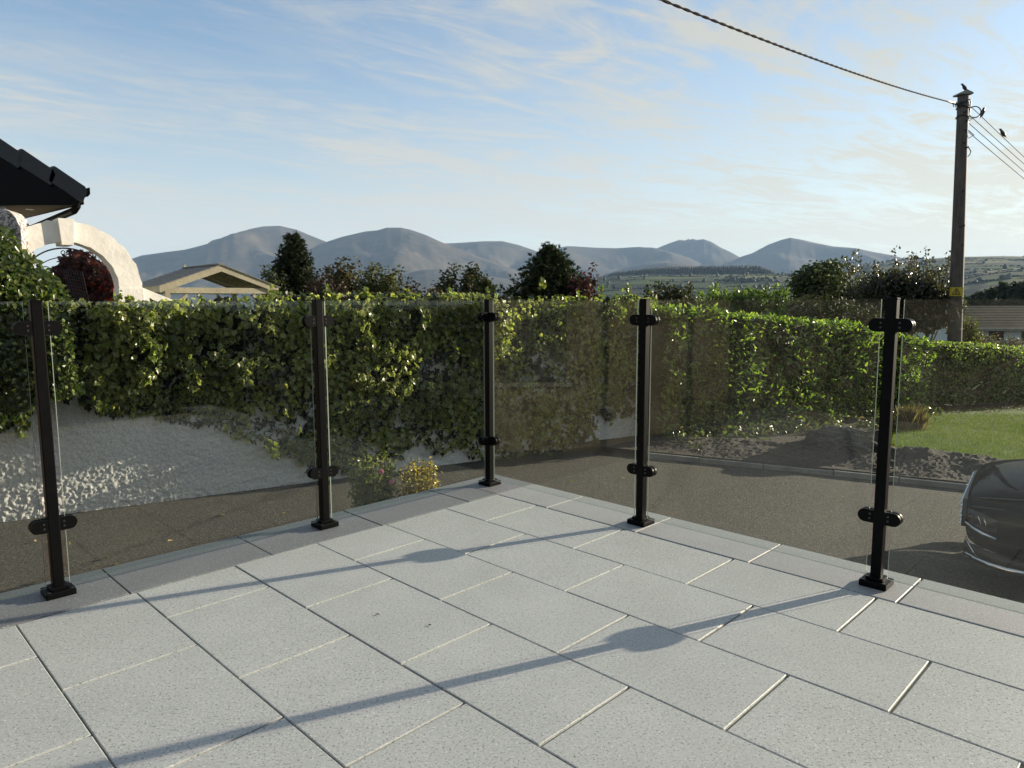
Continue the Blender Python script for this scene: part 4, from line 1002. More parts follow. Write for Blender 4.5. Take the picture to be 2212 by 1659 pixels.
# ================================================================ WHITE ARCH, PIER, CREEPER, GATE ARC
ad = Vector((.743, .669, 0)); an = Vector((.669, -.743, 0))
AC = at(147, 622, 8.9); RO, RI, AT = .81, .545, .27
def build_arch():
    r = thing('garden_arch', 'white rendered garden arch with a keystone beside the ivy bush', 'arch', (AC.x, AC.y, GZ))
    P = lambda t, z, o=0: AC + ad * t + Vector((0, 0, z)) + an * o
    n = 40; mb = MB(); rows = []
    for i in range(n + 1):
        a = math.pi * i / n; ca, sa = math.cos(a), math.sin(a)
        w = .008 * math.sin(i * 1.7) + .006 * math.sin(i * 3.1)
        rows.append([P(ca * (RO + w), sa * (RO + w), AT / 2), P(ca * (RI - w * .5), sa * (RI - w * .5) * 1.02, AT / 2), P(ca * RI, sa * RI * 1.02, -AT / 2), P(ca * (RO + w), sa * (RO + w), -AT / 2)])
    V = [p for row in rows for p in row]; F = []
    for i in range(n):
        for k in range(4): F.append((i * 4 + k, i * 4 + (k + 1) % 4, (i + 1) * 4 + (k + 1) % 4, (i + 1) * 4 + k))
    F += [(0, 3, 2, 1), (n * 4, n * 4 + 1, n * 4 + 2, n * 4 + 3)]
    mb.add(V, F); mb.build('arch_ring', M['white_render'], r)
    for sg in (1, -1):
        m2 = MB(); m2.prism([P(sg * (RI - .01), 0, AT / 2 + .01), P(sg * (RO + .01), 0, AT / 2 + .01), P(sg * (RO + .015), GZ - AC.z, AT / 2 + .01), P(sg * (RI - .01), GZ - AC.z, AT / 2 + .01)], an * -(AT + .02)); m2.build('jamb', M['white_render'], r)
    k = MB(); k.prism([P(-.085, RO + .02, AT / 2 + .055), P(.085, RO + .02, AT / 2 + .055), P(.062, RI - .03, AT / 2 + .055), P(-.062, RI - .03, AT / 2 + .055)], an * -(AT + .11)); k.build('keystone', M['white_render'], r)
    w = MB(); w.prism([P(RO + .012, .01, AT / 2 - .02), P(RO + .012, GZ - AC.z, AT / 2 - .02), P(RO + 1.5, GZ - AC.z, AT / 2 - .02), P(RO + 1.5, -.36, AT / 2 - .02), P(RO + .42, -.17, AT / 2 - .02)], an * -(AT - .04)); w.build('ramped_wall', M['white_render'], r)
    # wrought iron arc under the ring with a pair of scrolls
    g = thing('iron_arc', 'black wrought iron arc with scrolls hung inside the white arch', 'ironwork', tuple(P(0, RI - .08)))
    a_ = MB(); a_.tube([P(math.cos(t) * (RI - .06), math.sin(t) * (RI - .06), .02) for t in np.linspace(.15, math.pi - .15, 26)], .009, 6); a_.build('rail', M['rust'], g)
    a_ = MB(); a_.tube([P(math.cos(t) * (RI - .13), math.sin(t) * (RI - .15) - .02, .02) for t in np.linspace(.15, math.pi - .15, 26)], .006, 6); a_.build('rail', M['rust'], g)
    for sg in (1, -1):
        s = MB(); s.tube([P(sg * (.008 + .028 * (1 - math.cos(t)) * (1 - t / 12)), RI - .09 - .028 * math.sin(t) * (1 - t / 14) - .02, .02) for t in np.linspace(0, 7, 24)], .005, 6); s.build('scroll', M['rust'], g)
build_arch()
def build_pier():
    p0, p1 = at(-120, 560, 8.3), at(58, 560, 8.5); zt = at(30, 453, 8.4).z; d = (p1 - p0); d.z = 0; L = d.length; d.normalize(); nn = Vector((d.y, -d.x, 0))
    prof_ = [(0, GZ - 0), (L, GZ - 0), (L + .02, zt - .22), (L - .02, zt - .10), (L - .07, zt - .03), (L - .14, zt), (0, zt + .01)]
    mb = MB(); mb.prism([Vector((p0.x, p0.y, 0)) + d * a + Vector((0, 0, z)) + nn * .16 for a, z in prof_], nn * -.32); o = mb.build('rendered_pier', M['pier'], label='rough speckled pier with a rounded top at the left edge under the dark eaves', cat='pier')
build_pier()
def creeper():
    Y = 9.9; c = at(195, 600, Y); r = thing('red_creeper', 'dark red virginia creeper climbing behind the white arch', 'creeper', (c.x, c.y, GZ))
    pts = []
    poly = [(118, 600), (130, 570), (150, 558), (160, 548), (172, 545), (185, 552), (205, 562), (230, 580), (252, 592), (258, 620), (250, 655), (110, 670)]
    def inside(x, y):
        k = False; j = len(poly) - 1
        for i in range(len(poly)):
            if (poly[i][1] > y) != (poly[j][1] > y) and x < (poly[j][0] - poly[i][0]) * (y - poly[i][1]) / (poly[j][1] - poly[i][1]) + poly[i][0]: k = not k
            j = i
        return k
    while len(pts) < 2600:
        x, y = RNG.uniform(105, 268), RNG.uniform(538, 672)
        if inside(x + RNG.normal(0, 6), y + RNG.normal(0, 6)) and fbm(np.array([x / 16]), np.array([y / 16]), 2, 7)[0] + RNG.uniform(-.2, .2) > .33: pts.append((x, y, Y + RNG.uniform(-.25, .25)))
    P = np.array([at(*q)[:] for q in pts]); n = len(P); xs = np.array([q[0] for q in pts])
    col = pick([(.060, .014, .016), (.045, .012, .014), (.08, .017, .018), (.032, .017, .014)], n); red = xs + RNG.normal(0, 8, n) > 236; col[red] = pick([(.34, .025, .022), (.26, .02, .02), (.20, .02, .02)], int(red.sum()))
    N = np.array([.3, -1., .3]) + rnd3(n, .5); leaf_cloud('foliage', P, N, np.array([0, 0, -1.]) + rnd3(n, .6), RNG.uniform(.07, .11, n), T_PALM, col, M['leafmatt'], r, kind='stuff')
    st = MB()
    for k in range(7): st.tube([Vector((c.x + RNG.uniform(-.4, .4), c.y, GZ)).lerp(at(RNG.uniform(130, 245), RNG.uniform(580, 640), Y), t) for t in (0, .5, 1)], .012, 5)
    st.build('stems', M['bark'], r)
    p = at(158, 660, 9.3); q = thing('wire_trellis', 'square mesh wire trellis leaning behind the ivy bush inside the arch', 'trellis', tuple(p)); ww = MB()
    A, B, C2 = at(136, 580, 9.45), at(178, 588, 9.5), at(158, 680, 9.3)
    for k in range(9): t = k / 8; ww.tube([A.lerp(B, t), A.lerp(B, t) + (C2 - A)], .0022, 4)
    for k in range(15): t = k / 14; s = A + (C2 - A) * t; ww.tube([s, s + (B - A)], .0022, 4)
    ww.build('wires', M['steel'], q)
creeper()

# ================================================================ HOUSE EAVES AT THE LEFT EDGE
def left_house():
    Y = 10.4; r = thing('bungalow', 'house at the left edge with black tiled verge and boxed brown soffit', 'house', tuple(at(-150, 640, Y + .9)[:2]) + (GZ,))
    p = lambda x, y: at(x, y, Y)
    a, b = p(-160, 219), p(190, 405); d = (b - a).normalized(); up = Vector((-d.z, 0, d.x)); bk = Vector((-.76, .65, 0))   # the eaves run away from the viewer
    n = 5; L = (b - a).length / n; fr = Vector((0, -.05, 0))
    rf = MB(); rf.prism([a - up * .06, b - up * .06, b - up * .13, a - up * .13], bk * 9); roof = rf.build('roof', M['blackmatt'], r)
    for k in range(n):
        s = a + d * (L * k); e = s + d * (L + .05); t = MB()
        t.prism([q + fr for q in (s - up * .17, e - up * .215, e - up * .05, e - d * .06, s + up * .055, s + up * .045 - d * .03)], bk * .26); t.build('verge_tile', M['blackmatt'], roof)
    tile_m = None
    for j in range(12):
        for k in range(n):
            s = a + d * (L * k); e = s + d * (L + .05); o0 = bk * (.26 + j * .33)
            t = MB().prism([q + o0 for q in (s - up * .03, e - up * .055, e - up * .01, s + up * .03)], bk * .325); t.build('roof_tile', M['blackmatt'], roof)
    z1 = p(0, 438).z; xe = p(171, 440).x; xl = a.x; z_ = lambda v: Vector((v.x, Y + .02, v.z))
    bz = MB(); bz.prism([Vector((xl, Y + .02, a.z - .12)), z_(p(150, 404)), z_(p(172, 412)), Vector((xe, Y + .02, z1 - .02)), Vector((xl, Y + .02, z1 - .02))], (0, .03, 0)); bz.build('bargeboard', M['black'], r)
    MB().box(((xl + xe) / 2, Y + .03, z1 - .015), (xe - xl, .06, .035), bev=.004).build('trim', M['black'], r)
    nb = 14
    sof = bpy.data.objects.new('soffit', None); sof.location = Vector((xe, Y, z1)) - ORIGIN[r.name]; finish(sof, r)
    for k in range(nb):
        w = 2.1 / nb; c0 = Vector((xe - .01, Y + .065, z1 - .013)) + bk * (w * k + .01); x0 = Vector((-(xe - xl), 0, 0)); q = bk * (w - .012)
        MB().prism([c0, c0 + x0, c0 + x0 + q, c0 + q], (0, 0, .014)).build('soffit_board', M['soffit'], sof)
    lp = at(66, 477, Y + .62); MB().tube([(lp.x, lp.y, z1 - .010), (lp.x, lp.y, z1 - .020)], .055, 16).build('downlight', M['lamp'], r)
    f0 = Vector((xe + .01, Y + .05, z1 - .02)); MB().prism([f0, f0 + Vector((.03, 0, 0)), f0 + Vector((.03, 0, .17)), f0 + Vector((0, 0, .17))], bk * 8.9).build('fascia', M['black'], r)
    g = MB(); q = p(185, 415); prof_ = [(0, .06), (.0, -.03), (.03, -.065), (.10, -.065), (.135, -.03), (.135, .06), (.120, .06), (.120, -.02), (.095, -.05), (.035, -.05), (.015, -.02), (.015, .06)]
    g.prism([Vector((xe + .046 + x, Y - .02, q.z + z)) for x, z in prof_], bk * 9); g.build('gutter', M['black'], r)
    o = at(166, 446, Y + .25); w0 = at(60, 497, Y + 1.0)
    MB().tube([o + Vector((.02, 0, .14)), o, o.lerp(w0, .06) - Vector((0, 0, .04)), w0, w0 - Vector((0, 0, .5))], .052, 12).build('downpipe', M['black'], r)
    c0 = Vector((p(3, 470).x, Y + .12, GZ)); MB().prism([c0, c0 + Vector((-4, 0, 0)), c0 + Vector((-4, 0, 0)) + bk * 8, c0 + bk * 8], (0, 0, z1 - .03 - GZ)).build('wall', M['white_wall'], r)
left_house()

# ================================================================ TIMBER GARDEN SHELTER
def shelter():
    Y = 18.0; F0 = at(477, 572, Y); ph = rad(42); g = Vector((math.cos(ph), math.sin(ph), 0)); bk = Vector((-math.sin(ph), math.cos(ph), 0))
    hw, rise, dep = 1.47, .54, 2.7; base = Vector((F0.x, F0.y, -1.45)); r = thing('garden_shelter', 'pale timber garden shelter with an open gable behind the ivy', 'shelter', tuple(base + bk * 1.3))
    P = lambda u, z, v: F0 + g * u + Vector((0, 0, z)) + bk * v
    for s, nm in ((-1, 'bargeboard'), (1, 'bargeboard')):
        MB().prism([P(0, 0, -.03), P(s * hw, -rise, -.03), P(s * hw, -rise - .16, -.03), P(0, -.165, -.03)], bk * .028).build(nm, M['timber'], r)
    rf = bpy.data.objects.new('roof', None); rf.location = F0 - ORIGIN[r.name]; finish(rf, r); nb = 11
    for s in (-1, 1):
        for k in range(nb):
            a, b = k / nb, (k + 1) / nb + .012
            MB().prism([P(s * hw * a, -rise * a + .010, -.06), P(s * hw * b, -rise * b + .022, -.06), P(s * hw * b, -rise * b + .004, -.06), P(s * hw * a, -rise * a - .006, -.06)], bk * (dep + .12)).build('roof_board', M['roofboard'], rf)
    MB().box(P(0, .02, dep / 2), (.16, dep + .1, .03), rz=ph).build('ridge_cap', M['roofboard'], rf)
    for s in (-1, 1):
        MB().box(P(s * (hw - .02), -rise - .07, dep / 2), (.035, dep, .15), rz=ph).build('fascia', M['timber'], r)
        for v in (.06, dep - .06):
            pz = -rise - .04; bz = -1.45 - F0.z; MB().box(P(s * (hw - .18), (pz + bz) / 2, v), (.12, .12, pz - bz), rz=ph, bev=.006).build('corner_post', M['timber'], r)
            q0, q1 = P(s * (hw - .18), -rise - .62, v), P(s * (hw - .66), -rise - .20, v); w = Vector((0, 0, .05)); MB().prism([q0 - w, q1 - w, q1 + w, q0 + w], bk * .06).build('brace', M['timber'], r)
    for v in (.06, dep - .06): MB().box(P(0, -rise - .10, v), (2 * hw - .1, .06, .14), rz=ph).build('tie_beam', M['timber'], r)
    for k in range(5):
        for s in (-1, 1):
            v = .1 + (dep - .2) * k / 4; MB().prism([P(0, -.03, v), P(s * hw * .97, -rise * .97 - .03, v), P(s * hw * .97, -rise * .97 - .12, v), P(0, -.12, v)], bk * .04).build('rafter', M['timber'], r)
    MB().prism([P(-.05, .03, dep), P(.05, .03, dep), P(0, .12, dep)], bk * .05).build('finial', M['timber'], r)
shelter()

# ================================================================ TREES AND SHRUBS
def trunk_mb(base, top, r0, limbs, seed):
    rn = np.random.default_rng(seed); mb = MB(); pts = [base.lerp(top, t) + Vector((rn.normal(0, .04), rn.normal(0, .04), 0)) * (t > 0) for t in np.linspace(0, 1, 6)]
    mb.tube(pts, [r0 * (1 - .8 * k / 5) for k in range(6)], 8)
    for q in limbs:
        s = base.lerp(top, rn.uniform(.3, .7)); mb.tube([s, s.lerp(q, .5) + Vector((0, 0, .1)), q], [r0 * .4, r0 * .25, r0 * .1], 6)
    return mb
def broadleaf(name, label, cat, xc, ytop, half, Y, zb, cols, n, lsz, tmpl=T_OVAL, seed=1, squash=1.0, blobs=16, m='leafmatt', shoots=0, shape=1.0, group=None, gap=.34):
    """xc, ytop, half: where crown and top stand on the sight lines at distance Y; zb: foot of the crown"""
    rn = np.random.default_rng(seed); c = at(xc, ytop, Y); zt = c.z; R = 1.25 * half / FOC * Y; zb = zb if zb is not None and Y > 100 else at(xc, 712 if ytop < 650 else 760, Y).z; gz = ground_z(c.x, c.y); r = thing(name, label, cat, (c.x, c.y, gz), group)
    H = zt - zb; cen = Vector((c.x, c.y, zb + H * .5)); B = []
    for k in range(blobs):
        a = rn.uniform(0, 6.28); u = rn.uniform(-1, 1); q = rn.uniform(.45, .80); e = (1 - u * u) ** .5
        br = rn.uniform(.30, .46); B.append((np.array([cen.x + math.cos(a) * e * q * R, cen.y + math.sin(a) * e * q * R * .9, cen.z + u * q * H * .5 * squash + (.06 * H)]), br))
    per = n // blobs; PP = []; NN = []
    for b, br in B:
        d = rn.normal(0, 1, (per, 3)); d /= np.linalg.norm(d, axis=1, keepdims=True); rr = br * (rn.random((per, 1)) ** .35) * rn.uniform(.85, 1.15, (per, 1))
        PP.append(b[None, :] + d * rr * np.array([R, R, H * .55])[None, :]); NN.append(d)
    P = np.concatenate(PP); N = np.concatenate(NN); z0_, z1_ = np.percentile(P[:, 2], [.5, 99.6]); P[:, 2] = zb + (P[:, 2] - z0_) * H / (z1_ - z0_); k = fbm(P[:, 0] * 1.7 / max(R, .5) * 2 + 5, P[:, 2] * 1.7 / max(R, .5) * 2 + P[:, 1], 3, seed) + rn.uniform(-.2, .2, len(P)) > gap
    k &= (P[:, 2] < zt + .04 * H) & (P[:, 2] > gz + .05)
    P, N = P[k], N[k]; nn = len(P)
    leaf_cloud('crown', P, N * .8 + np.array([0, 0, .35]) + rnd3(nn, .55), rnd3(nn, .9) + N * .6, RNG.uniform(lsz[0], lsz[1], nn), tmpl, pick(cols, nn, .32), M[m], r, kind='stuff')
    tm = trunk_mb(Vector((c.x, c.y, gz - .1)), Vector((c.x, c.y, zb + H * .7)), max(.05, R * .07), [Vector(b) for b, _ in B[:7]], seed)
    if shoots:
        sp = []; sn = []
        for k in range(shoots):
            q = Vector((c.x + rn.uniform(-.85, .85) * R, c.y + rn.uniform(-.5, .5) * R, zb + H * rn.uniform(.55, .75))); hgt = rn.uniform(.15, .42) * H * shape; tp = q + Vector((rn.normal(0, .05) * R, 0, hgt)); tm.tube([q, tp], [.012, .004], 5)
            for t in np.linspace(0, 1, 14):
                for _ in range(3): sp.append(np.array(q.lerp(tp, t)) + rn.normal(0, .035 + .05 * (1 - t), 3)); sn.append(rn.normal(0, 1, 3))
        s = len(sp); leaf_cloud('shoots', np.array(sp), np.array(sn), rnd3(s, .5) + [0, 0, .6], RNG.uniform(lsz[0] * .7, lsz[1] * .8, s), T_OVAL, pick(cols, s, .3), M[m], r, kind='stuff')
    tm.build('trunk', M['bark'], r); return r
def conifer(name, label, xc, ytop, half, Y, zb, cols, seed, tiers=26, arms=11, lsz=(.22, .42), up=.35, ragged=.3, power=.8, lean=0.0):
    rn = np.random.default_rng(seed); c = at(xc, ytop, Y); zt = c.z; R = half / FOC * Y; gz = ground_z(c.x, c.y); r = thing(name, label, 'conifer', (c.x, c.y, gz)); P = []; N = []; T = []; S = []; H = zt - zb; br = MB()
    for k in range(tiers):
        f_ = (k + rn.uniform(-.4, .4)) / tiers; f_ = min(max(f_, 0), .985); z = zb + H * f_; rk = R * (1 - f_) ** power
        for q in range(max(4, int(arms * (1 - f_ * .6)))):
            a = rn.uniform(0, 6.28); L = rk * rn.uniform(1 - ragged, 1 + ragged * .5); d = Vector((math.cos(a), math.sin(a), up + rn.uniform(-.15, .25))).normalized(); s = Vector((c.x + lean * (1 - f_), c.y, z - L * up * .5)); e = s + d * L
            if q % 3 == 0: br.tube([s, e], [.018, .005], 4)
            m = max(4, int(L / .085))
            for i in range(m):
                t = .2 + .8 * i / m; p = s.lerp(e, t) + Vector((0, 0, -.18 * L * t * (1 - t))); P.append(np.array(p) + rn.normal(0, .05, 3)); N.append(rn.normal(0, .5, 3) + [0, 0, .5]); T.append(np.array(d) + rn.normal(0, .35, 3) + [0, 0, .2]); S.append(rn.uniform(*lsz) * (1 - .45 * t) * (1 - .35 * f_))
    n = len(P); leaf_cloud('crown', np.array(P), np.array(N), np.array(T), np.array(S), T_SPRAY, pick(cols, n, .3), M['needle'], r, kind='stuff')
    br.tube([(c.x, c.y, gz - .1), (c.x, c.y, zb + H * .5), (c.x, c.y, zt)], [max(.08, R * .09), .06, .01], 8); br.build('trunk', M['bark'], r); return r
ZB = .6
DK = [(.018, .028, .012), (.024, .036, .014), (.014, .022, .010), (.032, .042, .018)]
conifer('cypress_tree', 'dense dark cypress, tallest tree behind the shelter', 632, 507, 86, 22, .35, DK, 3, 40, 34, (.20, .40), .75, .22, .50)
broadleaf('dark_shrub', 'dark loose shrub between the timber shelter and the tall cypress', 'shrub', 592, 574, 36, 21, .3, [(.035, .045, .02), (.05, .055, .022)], 1500, (.07, .13), seed=4)
broadleaf('copper_tree', 'round bronze-brown autumn tree right of the tall cypress', 'tree', 735, 560, 60, 24, .2, [(.070, .050, .018), (.050, .042, .016), (.085, .068, .022), (.040, .040, .015)], 4200, (.09, .16), seed=6)
broadleaf('purple_shrub', 'dull purple-red shrub at the foot of the bronze-brown tree', 'shrub', 703, 588, 40, 21, .2, [(.038, .020, .021), (.030, .018, .018), (.045, .028, .022)], 1800, (.07, .13), seed=8)
broadleaf('olive_tree', 'small olive-green rounded tree left of the low front hill', 'tree', 824, 572, 48, 23, .3, [(.075, .080, .026), (.055, .062, .022), (.10, .095, .03), (.035, .045, .017)], 3400, (.08, .14), seed=10)
broadleaf('purple_shrub', 'sparse purple-leaved shrub right of the olive-green tree', 'shrub', 880, 600, 26, 22, .5, [(.042, .022, .023), (.035, .026, .02)], 700, (.07, .12), seed=12)
broadleaf('low_shrub', 'low dark hedge-like shrub between the purple shrub and the two-headed tree', 'shrub', 930, 617, 42, 24, .4, [(.035, .035, .018), (.05, .035, .022)], 1500, (.07, .12), seed=13, squash=.8)
broadleaf('dark_tree', 'dark round-headed tree, left head of the pair above the ivy', 'tree', 980, 573, 36, 25, .3, [(.030, .036, .015), (.045, .045, .018), (.06, .05, .02)], 2600, (.09, .15), seed=14)
broadleaf('dark_tree', 'dark round-headed tree, right head of the pair above the ivy', 'tree', 1026, 570, 34, 25.5, .3, [(.035, .040, .016), (.05, .05, .02)], 2600, (.09, .15), seed=15)
conifer('feathery_cypress', 'mid-green feathery cypress in front of the two dark heads', 1045, 600, 66, 22, .6, [(.050, .062, .018), (.035, .048, .016), (.065, .075, .022)], 16, 18, 30, (.16, .32), .5, .35, .55)
conifer('spruce_tree', 'broad dark spiky conifer rising in the middle above the ivy', 1188, 536, 118, 20, .65, [(.020, .032, .012), (.030, .044, .014), (.016, .024, .010), (.040, .052, .018)], 18, 30, 44, (.20, .42), .55, .40, .62)
conifer('spruce_tree', 'slim leading spire of the spiky conifers, pale at its tip', 1178, 522, 30, 20.2, .9, [(.06, .07, .03), (.03, .044, .014)], 19, 22, 9, (.14, .26), .8, .35, .7)
broadleaf('red_maple', 'dark red-leaved tree at the right of the spiky conifer', 'tree', 1268, 574, 32, 19, .3, [(.065, .018, .022), (.045, .015, .017), (.085, .022, .025), (.03, .014, .014)], 1500, (.08, .15), seed=20, gap=.40)
broadleaf('dark_shrub', 'dark bush just behind the post where the laurel hedge begins', 'shrub', 1455, 618, 60, 17, .3, [(.035, .042, .016), (.05, .05, .02), (.03, .032, .014)], 2400, (.06, .12), seed=22, shoots=8)
broadleaf('green_bush', 'bright green bush with upright shoots behind the laurel hedge', 'shrub', 1610, 632, 84, 15, .2, [(.085, .125, .022), (.065, .10, .020), (.11, .145, .03), (.05, .08, .018)], 4200, (.06, .11), seed=24, m='leaf', shoots=40, shape=1.2)
broadleaf('willow_tree', 'wide rounded dark green tree left of the electricity pole', 'tree', 1808, 566, 98, 27, -.6, [(.045, .062, .018), (.034, .048, .016), (.070, .080, .024), (.026, .036, .013)], 15000, (.10, .18), seed=26, squash=1.05, blobs=26)
broadleaf('dark_hedge_tree', 'dark glossy shrub with tall thin shoots beside the electricity pole', 'shrub', 1935, 588, 92, 16, -.2, [(.024, .026, .014), (.032, .032, .017), (.018, .020, .012), (.05, .04, .02)], 8500, (.06, .10), seed=28, m='leaf', shoots=44, shape=1.7)
broadleaf('dark_hedge_tree', 'dark shrub directly left of the pole, its leaves catching the sun', 'shrub', 2005, 622, 58, 15.5, -.4, [(.026, .030, .015), (.04, .04, .02), (.05, .042, .022)], 5500, (.055, .09), seed=29, m='leaf', shoots=22, shape=1.2)
broadleaf('dark_shrub', 'dull brown-green thicket showing through the glass above the laurel', 'shrub', 1775, 640, 130, 19, -.7, [(.030, .034, .015), (.022, .026, .012), (.04, .038, .018)], 5200, (.07, .12), seed=31, squash=.8, blobs=22)
broadleaf('garden_bush', 'yellow-green bush between the pole and the white house', 'shrub', 2092, 684, 30, 18, -1.2, [(.12, .125, .03), (.085, .095, .025), (.16, .15, .04)], 1300, (.05, .10), seed=33)
broadleaf('garden_bush', 'low pinkish shrub in front of the white house', 'shrub', 2150, 720, 55, 20, -1.6, [(.10, .075, .055), (.08, .085, .04), (.13, .07, .06)], 1300, (.05, .09), seed=34, squash=.8)
for k, (x, y, h, Y) in enumerate(((2112, 634, 16, 210), (2132, 628, 15, 190), (2150, 622, 18, 180), (2172, 612, 20, 170), (2188, 620, 18, 175), (2206, 610, 22, 165), (2230, 605, 24, 165), (2083, 644, 14, 220))):
    broadleaf('far_pine', ['far grey-green pine behind the white house', 'far grey-green pine behind the white house'][k % 2], 'tree', x, y, h * .8, Y, at(x, 668, Y).z, [(.022, .034, .016), (.028, .040, .018)], 420, (.7, 1.5), T_CLUMP, seed=50 + k, blobs=9, m='needle', group='far pines behind the white house')

# ================================================================ WHITE HOUSE DOWN THE SLOPE
def white_house():
    Y = 31.0; zr, ze = at(2140, 659, Y).z, at(2140, 708, Y).z; x0, x1 = at(2074, 680, Y).x, at(2074, 680, Y).x + 11.0; gz = -3.6; xw0 = at(2110, 720, Y).x
    r = thing('white_cottage', 'white house with a dark slate roof beyond the hedge at the right', 'house', (xw0 + 4, Y + 2.5, gz))
    MB().box(((xw0 + x1) / 2, Y + 2.5, (gz + ze) / 2), (x1 - xw0, 5.0, ze - gz)).build('wall', M['white_wall'], r)
    rf = bpy.data.objects.new('roof', None); rf.location = Vector((xw0, Y, ze)) - ORIGIN[r.name]; finish(rf, r)
    n = 9
    for k in range(n):
        a, b = k / n, (k + 1) / n; q = lambda t, up: (Y - .3 + 2.8 * t, ze - .05 + (zr - ze) * t + up)
        y0_, z0_ = q(a, .03); y1_, z1_ = q(b, .0); MB().add([(x0, y0_, z0_), (x1, y0_, z0_), (x1, y1_, z1_ + .02), (x0, y1_, z1_ + .02), (x0, y0_, z0_ - .05), (x1, y0_, z0_ - .05), (x1, y1_, z1_ - .05), (x0, y1_, z1_ - .05)], [(0, 1, 2, 3), (4, 7, 6, 5), (0, 4, 5, 1), (1, 5, 6, 2), (2, 6, 7, 3), (3, 7, 4, 0)]).build('slate_course', M['slate'], rf)
    MB().add([(x0, Y + 2.5, zr), (x1, Y + 2.5, zr), (x1, Y + 5.4, ze - .05), (x0, Y + 5.4, ze - .05), (x0, Y + 2.5, zr - .06), (x1, Y + 2.5, zr - .06), (x1, Y + 5.4, ze - .11), (x0, Y + 5.4, ze - .11)], [(0, 1, 2, 3), (4, 7, 6, 5), (0, 4, 5, 1), (1, 5, 6, 2), (2, 6, 7, 3), (3, 7, 4, 0)]).build('rear_slope', M['slate'], rf)
    MB().box(((x0 + x1) / 2, Y - .33, ze - .07), (x1 - x0, .10, .11)).build('gutter', M['concrete'], r)
    cx = at(2135, 650, Y).x; zc = at(2135, 640, Y).z
    ch = MB().box((cx, Y + 2.5, (zr + zc) / 2 - .1), (.22, .4, zc - zr + .25)).build('chimney', M['concrete'], rf)
    MB().tube([(cx, Y + 2.5, zc), (cx, Y + 2.5, zc + .14)], .06, 8).build('chimney_pot', M['black'], r)
    MB().box((cx - .05, Y + 2.5, zc + .2), (.42, .3, .06)).build('cowl', M['black'], r)
    xa = at(2140, 650, Y).x + .15; MB().tube([(xa, Y + 2.5, zr - .1), (xa, Y + 2.5, at(2140, 612, Y).z)], .02, 6).build('flue', M['steel'], r)
    for a, b in ((2136, 2167), (2207, 2240)):
        xa, xb = at(a, 720, Y).x, at(b, 720, Y).x; zt, zb = at(a, 711, Y).z, at(a, 736, Y).z
        fr = MB().box(((xa + xb) / 2, Y - .02, (zt + zb) / 2), (xb - xa, .08, zt - zb)).build('window', M['window'], r)
        MB().box(((xa + xb) / 2, Y - .07, zb - .03), (xb - xa + .1, .12, .06)).build('sill', M['white_wall'], fr)
white_house()

